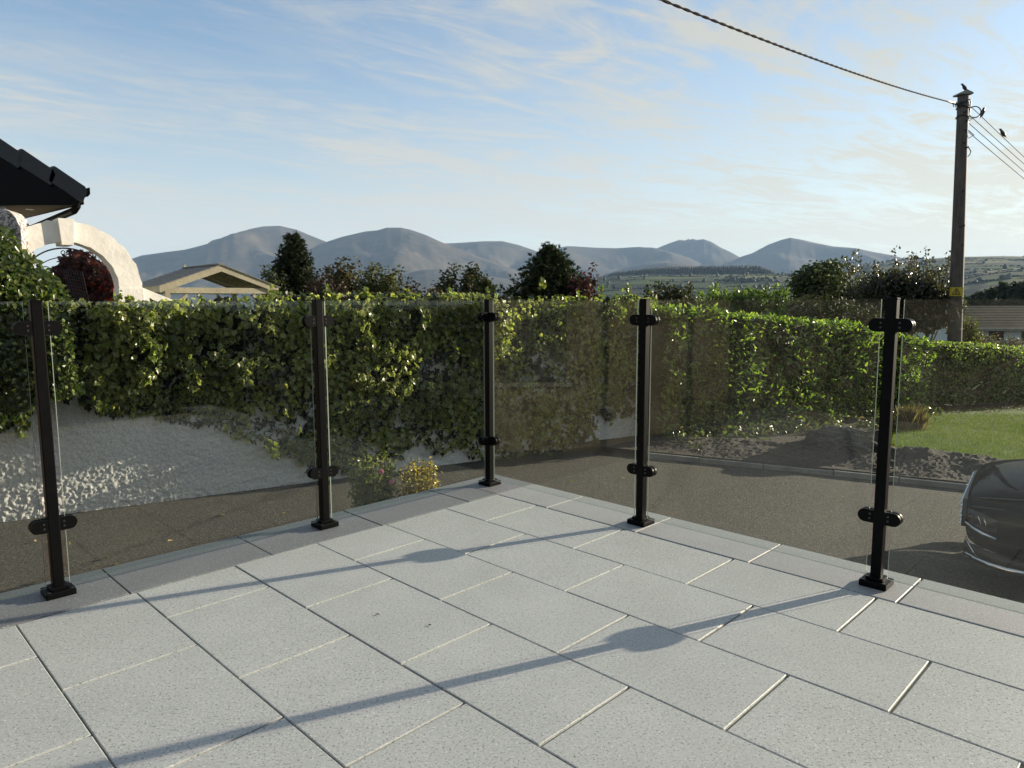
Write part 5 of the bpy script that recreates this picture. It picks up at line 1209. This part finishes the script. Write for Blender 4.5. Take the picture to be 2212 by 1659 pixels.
# ================================================================ ELECTRICITY POLE, CABLES, BIRDS
PY = 15.0
PT = at(2081, 206, PY); PB = at(2062, 735, PY + .1); pdir = (PT - PB).normalized()
def PPt(z): return PB + pdir * ((z - PB.z) / pdir.z)
def pole():
    gz = -1.6; b = PPt(gz); r = thing('electricity_pole', 'tall weathered wooden electricity pole beside the dark shrubs', 'pole', tuple(b))
    pts = [PPt(gz + (PT.z - gz) * k / 12) for k in range(13)]; MB().tube(pts, [.150 - .047 * k / 12 for k in range(13)], 16).build('shaft', M['pole'], r, True)
    ax = pdir; c = MB(); R = Matrix.Translation(PT + ax * .02)
    c.prism([PT + Vector((-.13, -.12, .0)), PT + Vector((.13, -.12, .0)), PT + Vector((.13, -.12, .03)), PT + Vector((0, -.12, .085)), PT + Vector((-.13, -.12, .03))], (0, .26, 0)); c.build('cap', M['concrete'], r)
    for z, dx in ((-.35, -.02), (-.52, .01), (-.70, 0), (-.95, -.02), (-1.05, .03), (-1.9, -.01), (-2.6, .03), (-2.62, -.04), (-3.0, .02)):
        q = PPt(PT.z + z); MB().tube([q + Vector((dx, -.10, 0)), q + Vector((dx, -.145, 0))], .018, 8).build('bolt', M['rust'], r)
    # lead-in loops, bracket pins
    lp = MB()
    lp.tube([PPt(PT.z - .28) + Vector((.10, -.02, 0)) + Vector((.13 * (1 - math.cos(t)), 0, .11 * math.sin(t) - .05)) for t in np.linspace(0, 6.3, 22)], .011, 6)
    lp.tube([PPt(PT.z - .10) + Vector(v) for v in ((-.13, -.06, -.12), (-.05, -.13, -.05), (.06, -.13, -.01), (.12, -.06, -.04), (.14, 0, -.3), (.10, -.03, -.6), (.14, 0, -.9))], .012, 6)
    lp.tube([PPt(PT.z - .42) + Vector(v) for v in ((.10, 0, 0), (.20, 0, -.04), (.10, 0, -.10), (.12, 0, -.25), (.26, 0, -.36), (.11, 0, -.44), (.13, 0, -.55), (.22, 0, -.68), (.20, 0, -.75), (.09, 0, -.84))], .010, 6)
    for z in (-.24, -.42): lp.tube([PPt(PT.z + z) + Vector((math.cos(t) * .118, math.sin(t) * .118, .02 * math.sin(2 * t))) for t in np.linspace(0, 6.28, 20)], .010, 6)
    lp.build('lead_wires', M['plastic'], r)
    zc = at(2062, 630, PY).z; q = PPt(zc); hw, hh = .155, .092
    nrm = Vector((-q.x, -q.y, 0)).normalized(); tx = Vector((-nrm.y, nrm.x, 0)); tx = tx if tx.x > 0 else -tx
    pl = MB(); n = 8; rr = .150
    V = []
    for k in range(n + 1):                     # the plate is bent round the front of the pole
        a = (k / n - .5) * 1.9; o = q + tx * math.sin(a) * rr + nrm * math.cos(a) * rr
        V += [o + Vector((0, 0, -hh)), o + Vector((0, 0, hh)), o + Vector((0, 0, -hh)) - nrm * .004, o + Vector((0, 0, hh)) - nrm * .004]
    F = []
    for k in range(n): i = k * 4; F += [(i, i + 4, i + 5, i + 1), (i + 2, i + 3, i + 7, i + 6), (i + 1, i + 5, i + 7, i + 3), (i, i + 2, i + 6, i + 4)]
    pl.add(V, F); pl.build('warning_plate', M['yellow'], r); fw = lambda u, v: q + tx * (math.sin(u / rr) * (rr + .003)) + nrm * (math.cos(u / rr) * (rr + .003)) + Vector((0, 0, v))
    tri = [(-.072, -.058), (.072, -.058), (0, .072)]; s = MB()
    for i in range(3):
        (a, b), (c_, d) = tri[i], tri[(i + 1) % 3]; s.tube([fw(a + (c_ - a) * t, b + (d - b) * t) for t in np.linspace(0, 1, 5)], .0065, 6)
    s.tube([fw(*p) for p in ((.012, .035), (-.012, .004), (.010, .006), (-.006, -.034))], .006, 6); s.tube([fw(*p) for p in ((-.02, -.022), (-.006, -.036), (.010, -.024))], .005, 6)
    s.tube([fw(*p) for p in ((-.032, -.046), (.034, -.046))], .003, 5); s.build('warning_symbol', M['ink'], r)
    for dx in (-.1, .1): s = MB(); s.blob(fw(dx, .07), .008, 1); s.build('nail', M['steel'], r)
pole()
def twisted(name, pts, rr, pitch, m, **tags):
    P = [Vector(p) for p in pts]; L = 0.0; mb = MB(); out = [[], []]
    for i, p in enumerate(P):
        if i: L += (p - P[i - 1]).length
        d = (P[min(i + 1, len(P) - 1)] - P[max(i - 1, 0)]).normalized(); x = d.cross(Vector((0, 0, 1))).normalized(); y = x.cross(d)
        for s in (0, 1):
            a = L / pitch * 6.283 + s * math.pi; out[s].append(p + (x * math.cos(a) + y * math.sin(a)) * rr)
    for s in (0, 1): mb.tube(out[s], rr * 1.05, 6)
    return mb.build(name, m, **tags)
def cables():
    a = PPt(at(2075, 226, PY).z) + Vector((-.13, -.05, 0)); b = at(1430, 0, 6.7); e = b + (b - a) * 1.25; n = 420; pts = []
    m = at(1745, 127, 10.0)
    for k in range(n + 1):
        t = k / n * 2.25; p = a + (b - a) * t; sag = .16 * 4 * t * (1 - t) if t < 1 else .64 * (1 - t) * t; pts.append(p - Vector((0, 0, sag * .45)))
    twisted('service_cable', pts, .0072, .36, M['cable'], label='thick twisted cable crossing the sky from the pole top towards the viewer', cat='cable')
    c = MB(); c.tube([pts[k] for k in (0, 2, 5, 9, 14)], [.035, .03, .028, .024, .016], 8)
    for q in (3, 5, 8): c.tube([pts[q], pts[q] + Vector((.02, -.03, -.09))], .008, 5)
    c.tube([pts[0], a + Vector((.05, -.05, .05))], .012, 6); c.tube([pts[3], a + Vector((.04, -.06, -.06))], .010, 6); c.build('cable_clamp', M['plastic'], label='dark dead-end clamp where the thick cable meets the pole', cat='clamp')
    ends = [(2212, 337), (2212, 352), (2212, 368), (2212, 384)]; st = [(2090, 225), (2090, 246), (2090, 264), (2088, 283)]
    lab = ['topmost thin wire right of the pole, two birds sitting on it', 'second thin wire down on the right of the pole', 'third thin wire down on the right of the pole', 'lowest thin wire on the right of the pole']
    w0 = None
    for k in range(4):
        s = PPt(at(*st[k], PY).z) + Vector((.11, 0, 0)); q = at(*ends[k], 20.0); e = s + (q - s) * 3.2; pts = []
        for i in range(40):
            t = i / 39; pts.append(s.lerp(e, t) + Vector((0, 0, -.25 * 4 * t * (1 - t) * .12)))
        o = MB().tube(pts, .0075, 5).build('thin_wire', M['cable'], label=lab[k], cat='wire', group='thin wires right of the pole')
        if k == 0: w0 = (s, e)
    return w0
W0 = cables()
def bird(label, p, face, pitch, s=1.0):
    r = thing('bird', label, 'bird', tuple(p), 'small dark birds at the pole', 0.0)
    bm = bmesh.new(); prof_ = [(-.105, .004), (-.07, .012), (-.045, .026), (-.01, .038), (.03, .038), (.058, .026), (.070, .023), (.084, .024), (.098, .017), (.104, .008), (.132, .0015)]
    zc = [(-.105, -.028), (-.07, -.022), (-.045, -.012), (-.01, 0), (.03, .010), (.058, .026), (.070, .036), (.084, .040), (.098, .040), (.104, .038), (.132, .032)]
    Rm = Matrix.Rotation(face, 4, 'Z') @ Matrix.Rotation(-pitch, 4, 'Y'); V = []; F = []; n = 10
    for (x, rr), (_, z) in zip(prof_, zc):
        for k in range(n):
            a = 6.283 * k / n; V.append(Vector(p) + (Rm @ Vector((x, math.cos(a) * rr * .9, z + math.sin(a) * rr))) * s + Vector((0, 0, .060 * s)))
    m = len(prof_)
    for i in range(m - 1):
        for k in range(n): F.append((i * n + k, i * n + (k + 1) % n, (i + 1) * n + (k + 1) % n, (i + 1) * n + k))
    F += [tuple(range(n))[::-1], tuple(range((m - 1) * n, m * n))]
    mesh('body', V, F, M['bird'], r, True); bm.free()
    for sg in (-1, 1):
        a = Vector(p) + (Rm @ Vector((-.01, sg * .012, -.03))) * s + Vector((0, 0, .06 * s)); MB().tube([a, Vector(p) + Vector((0, sg * .01, .002))], .003 * s, 5).build('leg', M['bark'], r)
    for sg in (-1, 1):
        w = MB(); w.add([Vector(p) + (Rm @ Vector(v)) * s + Vector((0, 0, .06 * s)) for v in ((.045, sg * .034, .016), (.0, sg * .040, .012), (-.095, sg * .012, -.020), (-.03, sg * .036, -.014), (.03, sg * .038, -.004))], [(0, 1, 2, 3, 4)]); w.build('wing', M['bird'], r)
bird('dark bird perched on the cap of the wooden pole', PT + Vector((.02, 0, .085)), rad(172), .5, .95)
def on_wire(x):
    s, e = W0; best = None
    for k in range(2000):
        t = k / 2000 * .5; p = s.lerp(e, t) + Vector((0, 0, -.12 * t * (1 - t))); d = p - EYE; px = CX + FOC * d.dot(RT) / d.dot(FWD)
        if px >= x: return p + Vector((0, 0, .006))
bird('dark bird perched on the top wire closer to the pole', on_wire(2121), rad(20), .75, 1.2)
bird('dark bird perched on the top wire further from the pole', on_wire(2166), rad(165), .6, 1.2)

# ================================================================ PARKED CAR (front corner shows)
def car():
    HD = Vector((-.80, .60, 0)).normalized(); SD = Vector((-HD.y, HD.x, 0)); SD = SD if SD.y < 0 else -SD       # SD: the flank towards the terrace
    F0 = at(2079, 1130, 5.6); W = .925
    org = Vector((F0.x, F0.y, GZ)) - SD * W * .72                 # ground point under the middle of the nose
    r = thing('parked_car', 'dark blue-black car parked on the drive, only its front corner in view', 'car', tuple(org))
    P = lambda x, y, z: org - HD * x + SD * y + Vector((0, 0, z * .86))   # x back from the nose, y towards the terrace, z up
    # body: sections of (half width, height) rails from sill to centre line
    st = [ # x, [ (y,z) ... from lower edge up to the bonnet middle ]
        (.00, [(.60, .36), (.66, .50), (.68, .62), (.66, .70), (.62, .775), (.50, .80), (.0, .83)]),
        (.06, [(.74, .30), (.80, .46), (.81, .60), (.79, .71), (.73, .80), (.58, .835), (.0, .87)]),
        (.16, [(.84, .27), (.88, .44), (.885, .60), (.865, .73), (.80, .83), (.64, .875), (.0, .91)]),
        (.32, [(.895, .25), (.915, .42), (.92, .60), (.905, .75), (.845, .865), (.68, .915), (.0, .945)]),
        (.52, [(.91, .24), (.925, .42), (.935, .60), (.925, .78), (.87, .895), (.70, .945), (.0, .975)]),
        (.80, [(.91, .24), (.93, .42), (.94, .62), (.935, .82), (.885, .925), (.72, .975), (.0, 1.005)]),
        (1.20, [(.90, .24), (.925, .42), (.935, .62), (.935, .84), (.895, .96), (.74, 1.01), (.0, 1.04)]),
        (1.60, [(.90, .24), (.92, .42), (.93, .62), (.935, .86), (.90, .985), (.76, 1.05), (.0, 1.08)]),
        (3.60, [(.90, .24), (.92, .42), (.93, .64), (.935, .88), (.91, 1.01), (.80, 1.10), (.0, 1.12)]),
        (4.30, [(.86, .30), (.90, .45), (.91, .64), (.91, .86), (.89, 1.0), (.78, 1.08), (.0, 1.10)]),
        (4.50, [(.70, .36), (.78, .48), (.80, .62), (.78, .80), (.74, .95), (.66, 1.03), (.0, 1.05)])]
    k = len(st[0][1]); V = []; F = []
    for x, ring in st:
        for y, z in ring: V.append(P(x, y, z))
        for y, z in ring[-2::-1]: V.append(P(x, -y, z))
    m = 2 * k - 1
    for i in range(len(st) - 1):
        for j in range(m - 1): F.append((i * m + j, i * m + j + 1, (i + 1) * m + j + 1, (i + 1) * m + j))
        F.append((i * m + m - 1, i * m, (i + 1) * m, (i + 1) * m + m - 1))
    F += [tuple(range(m))[::-1], tuple(range((len(st) - 1) * m, len(st) * m))]
    body = mesh('body', V, F, M['carpaint'], r)
    bm = bmesh.new(); bm.from_mesh(body.data); bmesh.ops.recalc_face_normals(bm, faces=bm.faces)
    bm.to_mesh(body.data); bm.free()
    sd = body.modifiers.new('smooth', 'SUBSURF'); sd.levels = 2; sd.render_levels = 2; body.data.shade_smooth()
    def lerp_ring(x):
        xs = [q[0] for q in st]
        for i in range(len(xs) - 1):
            if xs[i] <= x <= xs[i + 1]:
                t = (x - xs[i]) / (xs[i + 1] - xs[i]); return [(a[0] + (b[0] - a[0]) * t, a[1] + (b[1] - a[1]) * t) for a, b in zip(st[i][1], st[i + 1][1])]
        return st[-1][1]
    def flank(x, z, out=.0, side=1):
        rg = lerp_ring(x); zs = [q[1] for q in rg]; ys = [q[0] for q in rg]; return P(x, side * (np.interp(z, zs, ys) + out), z)
    def strip(name, pts, wd, th, mm, parent, side=1):              # raised moulding following the flank: pts (x,z), wd its height
        Vv = []; Ff = []
        for i, (x, z) in enumerate(pts):
            w = wd[i] if isinstance(wd, (list, tuple)) else wd
            Vv += [flank(x, z - w, -.012, side), flank(x, z - w, th, side), flank(x, z + w, th, side), flank(x, z + w, -.012, side)]
        n = len(pts)
        for i in range(n - 1):
            for q in range(4): Ff.append((i * 4 + q, i * 4 + (q + 1) % 4, (i + 1) * 4 + (q + 1) % 4, (i + 1) * 4 + q))
        Ff += [(0, 1, 2, 3), ((n - 1) * 4 + 3, (n - 1) * 4 + 2, (n - 1) * 4 + 1, (n - 1) * 4)]
        return mesh(name, Vv, Ff, mm, parent, True)
    bumper = bpy.data.objects.new('bumper', None); bumper.location = P(.1, 0, .45) - org; finish(bumper, r)
    for sd_ in (1, -1):
        strip('lower_cladding', [(.02, .30), (.10, .30), (.20, .30), (.32, .29), (.46, .285)], [.055, .06, .06, .05, .035], .014, M['plastic'], bumper, sd_)
        strip('silver_lip', [(.035, .255), (.10, .245), (.20, .237), (.32, .232), (.50, .232)], [.014, .018, .022, .024, .022], .030, M['chrome'], bumper, sd_)
        strip('silver_riser', [(.030, .40), (.055, .36), (.085, .31), (.12, .262)], [.016, .018, .018, .014], .020, M['chrome'], bumper, sd_)
        strip('lamp_trim', [(.02, .555), (.08, .535), (.15, .515), (.24, .492)], [.014, .019, .020, .012], .022, M['chrome'], bumper, sd_)
        h = strip('headlight', [(.035, .645), (.07, .640), (.12, .632), (.18, .622), (.24, .61)], [.050, .062, .068, .066, .05], .010, M['lens'], r, sd_)
        strip('light_tube', [(.11, .66), (.125, .63), (.135, .585)], [.012, .012, .012], .018, M['chrome'], h, sd_)
        strip('light_tube', [(.15, .655), (.165, .625), (.17, .585)], [.012, .012, .012], .018, M['chrome'], h, sd_)
        strip('running_light', [(.045, .715), (.10, .735), (.18, .752), (.28, .765)], [.006, .008, .008, .004], .012, M['lens'], r, sd_)
        strip('bonnet_edge', [(.10, .805), (.22, .838), (.40, .868), (.70, .905), (1.1, .94), (1.55, .975)], .0035, .004, M['plastic'], r, sd_)
        strip('sill_trim', [(1.35, .29), (2.0, .285), (2.6, .285), (3.1, .29)], .05, .014, M['plastic'], r, sd_)
        mi = MB(); mi.box((0, 0, 0), (.22, .13, .16), bev=.04, M4=Matrix.Translation(P(1.75, sd_ * 1.03, 1.08)) @ Matrix.Rotation(math.atan2(HD.y, HD.x), 4, 'Z')); mi.build('mirror', M['carpaint'], r)
    # grille of chrome studs across the nose
    gr = MB(); gr.prism([P(-.012, y, z) for y, z in ((-.60, .47), (.60, .47), (.64, .60), (.60, .74), (-.60, .74), (-.64, .60))], HD * -.05); g = gr.build('grille', M['plastic'], r)
    for a in range(15):
        for b in range(5):
            y = -.60 + a * .086 + (b % 2) * .03; 
            if abs(y) > .62: continue
            q = P(-.016, y, .50 + b * .052); sB = MB(); sB.add([q + Vector(v) for v in (SD * .03, SD * -.03, Vector((0, 0, .017)), Vector((0, 0, -.017)), HD * .018)], [(0, 2, 4), (2, 1, 4), (1, 3, 4), (3, 0, 4), (0, 3, 1, 2)]); sB.build('grille_stud', M['chrome'], g)
    # greenhouse
    cab = [(1.55, .80, 1.02), (2.25, .66, 1.58), (3.3, .66, 1.62), (4.25, .62, 1.45), (4.45, .74, 1.05)]
    Vv = []; 
    for x, y, z in cab: Vv += [P(x, y, z), P(x, -y, z)]
    Vv += [P(1.55, .84, 1.0), P(1.55, -.84, 1.0), P(4.45, .80, 1.02), P(4.45, -.80, 1.02)]
    mesh('roof', [P(2.2, .66, 1.57), P(2.2, -.66, 1.57), P(3.3, -.67, 1.63), P(3.3, .67, 1.63), P(4.25, .63, 1.47), P(4.25, -.63, 1.47), P(2.2, .64, 1.61), P(2.2, -.64, 1.61), P(3.3, -.64, 1.67), P(3.3, .64, 1.67), P(4.25, .6, 1.52), P(4.25, -.6, 1.52)], [(6, 7, 8, 9), (9, 8, 11, 10), (0, 3, 9, 6), (3, 4, 10, 9), (1, 7, 8, 2), (2, 8, 11, 5), (0, 6, 7, 1), (4, 5, 11, 10), (0, 1, 2, 3), (3, 2, 5, 4)], M['carpaint'], r)
    mesh('windscreen', [P(1.50, .78, 1.03), P(1.50, -.78, 1.03), P(2.2, -.65, 1.57), P(2.2, .65, 1.57), P(1.53, .78, 1.0), P(1.53, -.78, 1.0), P(2.23, -.65, 1.54), P(2.23, .65, 1.54)], [(0, 1, 2, 3), (4, 7, 6, 5), (0, 4, 5, 1), (1, 5, 6, 2), (2, 6, 7, 3), (3, 7, 4, 0)], M['window'], r)
    for s in (1, -1): mesh('side_window', [P(1.6, s * .85, 1.03), P(4.3, s * .85, 1.06), P(4.22, s * .63, 1.46), P(3.3, s * .67, 1.62), P(2.22, s * .66, 1.56), P(1.6, s * .80, 1.03), P(4.3, s * .80, 1.06), P(4.22, s * .59, 1.46), P(3.3, s * .62, 1.62), P(2.22, s * .61, 1.56)], [(0, 1, 2, 3, 4), (9, 8, 7, 6, 5)] + [(i, (i + 1) % 5, 5 + (i + 1) % 5, 5 + i) for i in range(5)], M['window'], r)
    mesh('rear_window', [P(4.45, .72, 1.08), P(4.45, -.72, 1.08), P(4.26, -.6, 1.46), P(4.26, .6, 1.46), P(4.40, .72, 1.08), P(4.40, -.72, 1.08), P(4.21, -.6, 1.46), P(4.21, .6, 1.46)], [(0, 1, 2, 3), (4, 7, 6, 5), (0, 4, 5, 1), (1, 5, 6, 2), (2, 6, 7, 3), (3, 7, 4, 0)], M['window'], r)
    for x in (.93, 3.60):
        for s in (1, -1):
            c = P(x, s * .82, .345); w = MB(); w.tube([c - SD * .115 * s, c - SD * .10 * s, c + SD * .10 * s, c + SD * .115 * s], [.27, .297, .297, .27], 32); wh = w.build('wheel', M['rubber'], r)
            rm = MB(); rm.tube([c + SD * s * .09, c + SD * s * .118], [.205, .205], 28); rm.build('rim', M['chrome'], wh)
            ar = MB(); n = 18; Vv = []; Ff = []
            for i in range(n + 1):
                a = math.pi * (1.04 - 1.08 * i / n); ca, sa = math.cos(a), math.sin(a)
                for rr, off in ((.365, .115), (.365, .148), (.435, .142), (.435, .10)): Vv.append(P(x - ca * rr, s * (.80 + off), .345 + sa * rr))
            for i in range(n):
                for q in range(4): Ff.append((i * 4 + q, i * 4 + (q + 1) % 4, (i + 1) * 4 + (q + 1) % 4, (i + 1) * 4 + q))
            mesh('arch_cladding', Vv, Ff, M['plastic'], r, True)
M['lens'] = plain('smoked lamp lens', (.018, .019, .022), .06, var=.05)
car()

# ================================================================ THE HOUSE BEHIND THE VIEWER (seen only mirrored in the glass)
def home():
    r = thing('home', 'stone-fronted house behind the terrace, seen faintly mirrored in the glass', 'house', (1.5, -5.2, 0))
    MB().box((1.5, -6.6, 1.2), (15, 2.6, 4.6)).build('wall', M['stone'], r)
    rf = MB(); rf.prism([(-6.4, -4.9, 3.5), (-6.4, -8.3, 3.5), (-6.4, -6.6, 5.0)], (15.8, 0, 0)); rf.build('roof', M['slate'], r)
    for x in (-3.5, 1.2, 5.4):
        w = MB().box((x, -5.29, 1.35), (1.7, .08, 1.3)).build('window', M['window'], r); MB().box((x, -5.26, .66), (1.9, .16, .08)).build('sill', M['white_wall'], w)
    MB().box((3.2, -5.28, 1.05), (.95, .07, 2.1)).build('door', M['plastic'], r)
home()
def outbuilding():
    r = thing('outbuilding', 'brown stone outbuilding left of the terrace, mirrored in the right-hand glass', 'building', (-8.2, 3.2, GZ))
    MB().box((-8.3, 3.1, .65), (4.0, 4.3, 3.5)).build('wall', M['brownstone'], r)
    rf = MB(); rf.prism([(-10.6, .8, 2.4), (-6.0, .8, 2.4), (-8.3, .8, 3.5)], (0, 4.6, 0)); rf.build('roof', M['slate'], r)
    fr = MB().box((-6.28, 3.9, .5), (.06, 1.0, 1.1)).build('window', M['window'], r); MB().box((-6.24, 3.9, -.09), (.14, 1.2, .07)).build('sill', M['concrete'], fr)
M['brownstone'] = plain('brown stone walling', (.15, .122, .075), .92, var=.35, nscale=4, bmp=1.0, bscale=9, bdist=.03)
outbuilding()
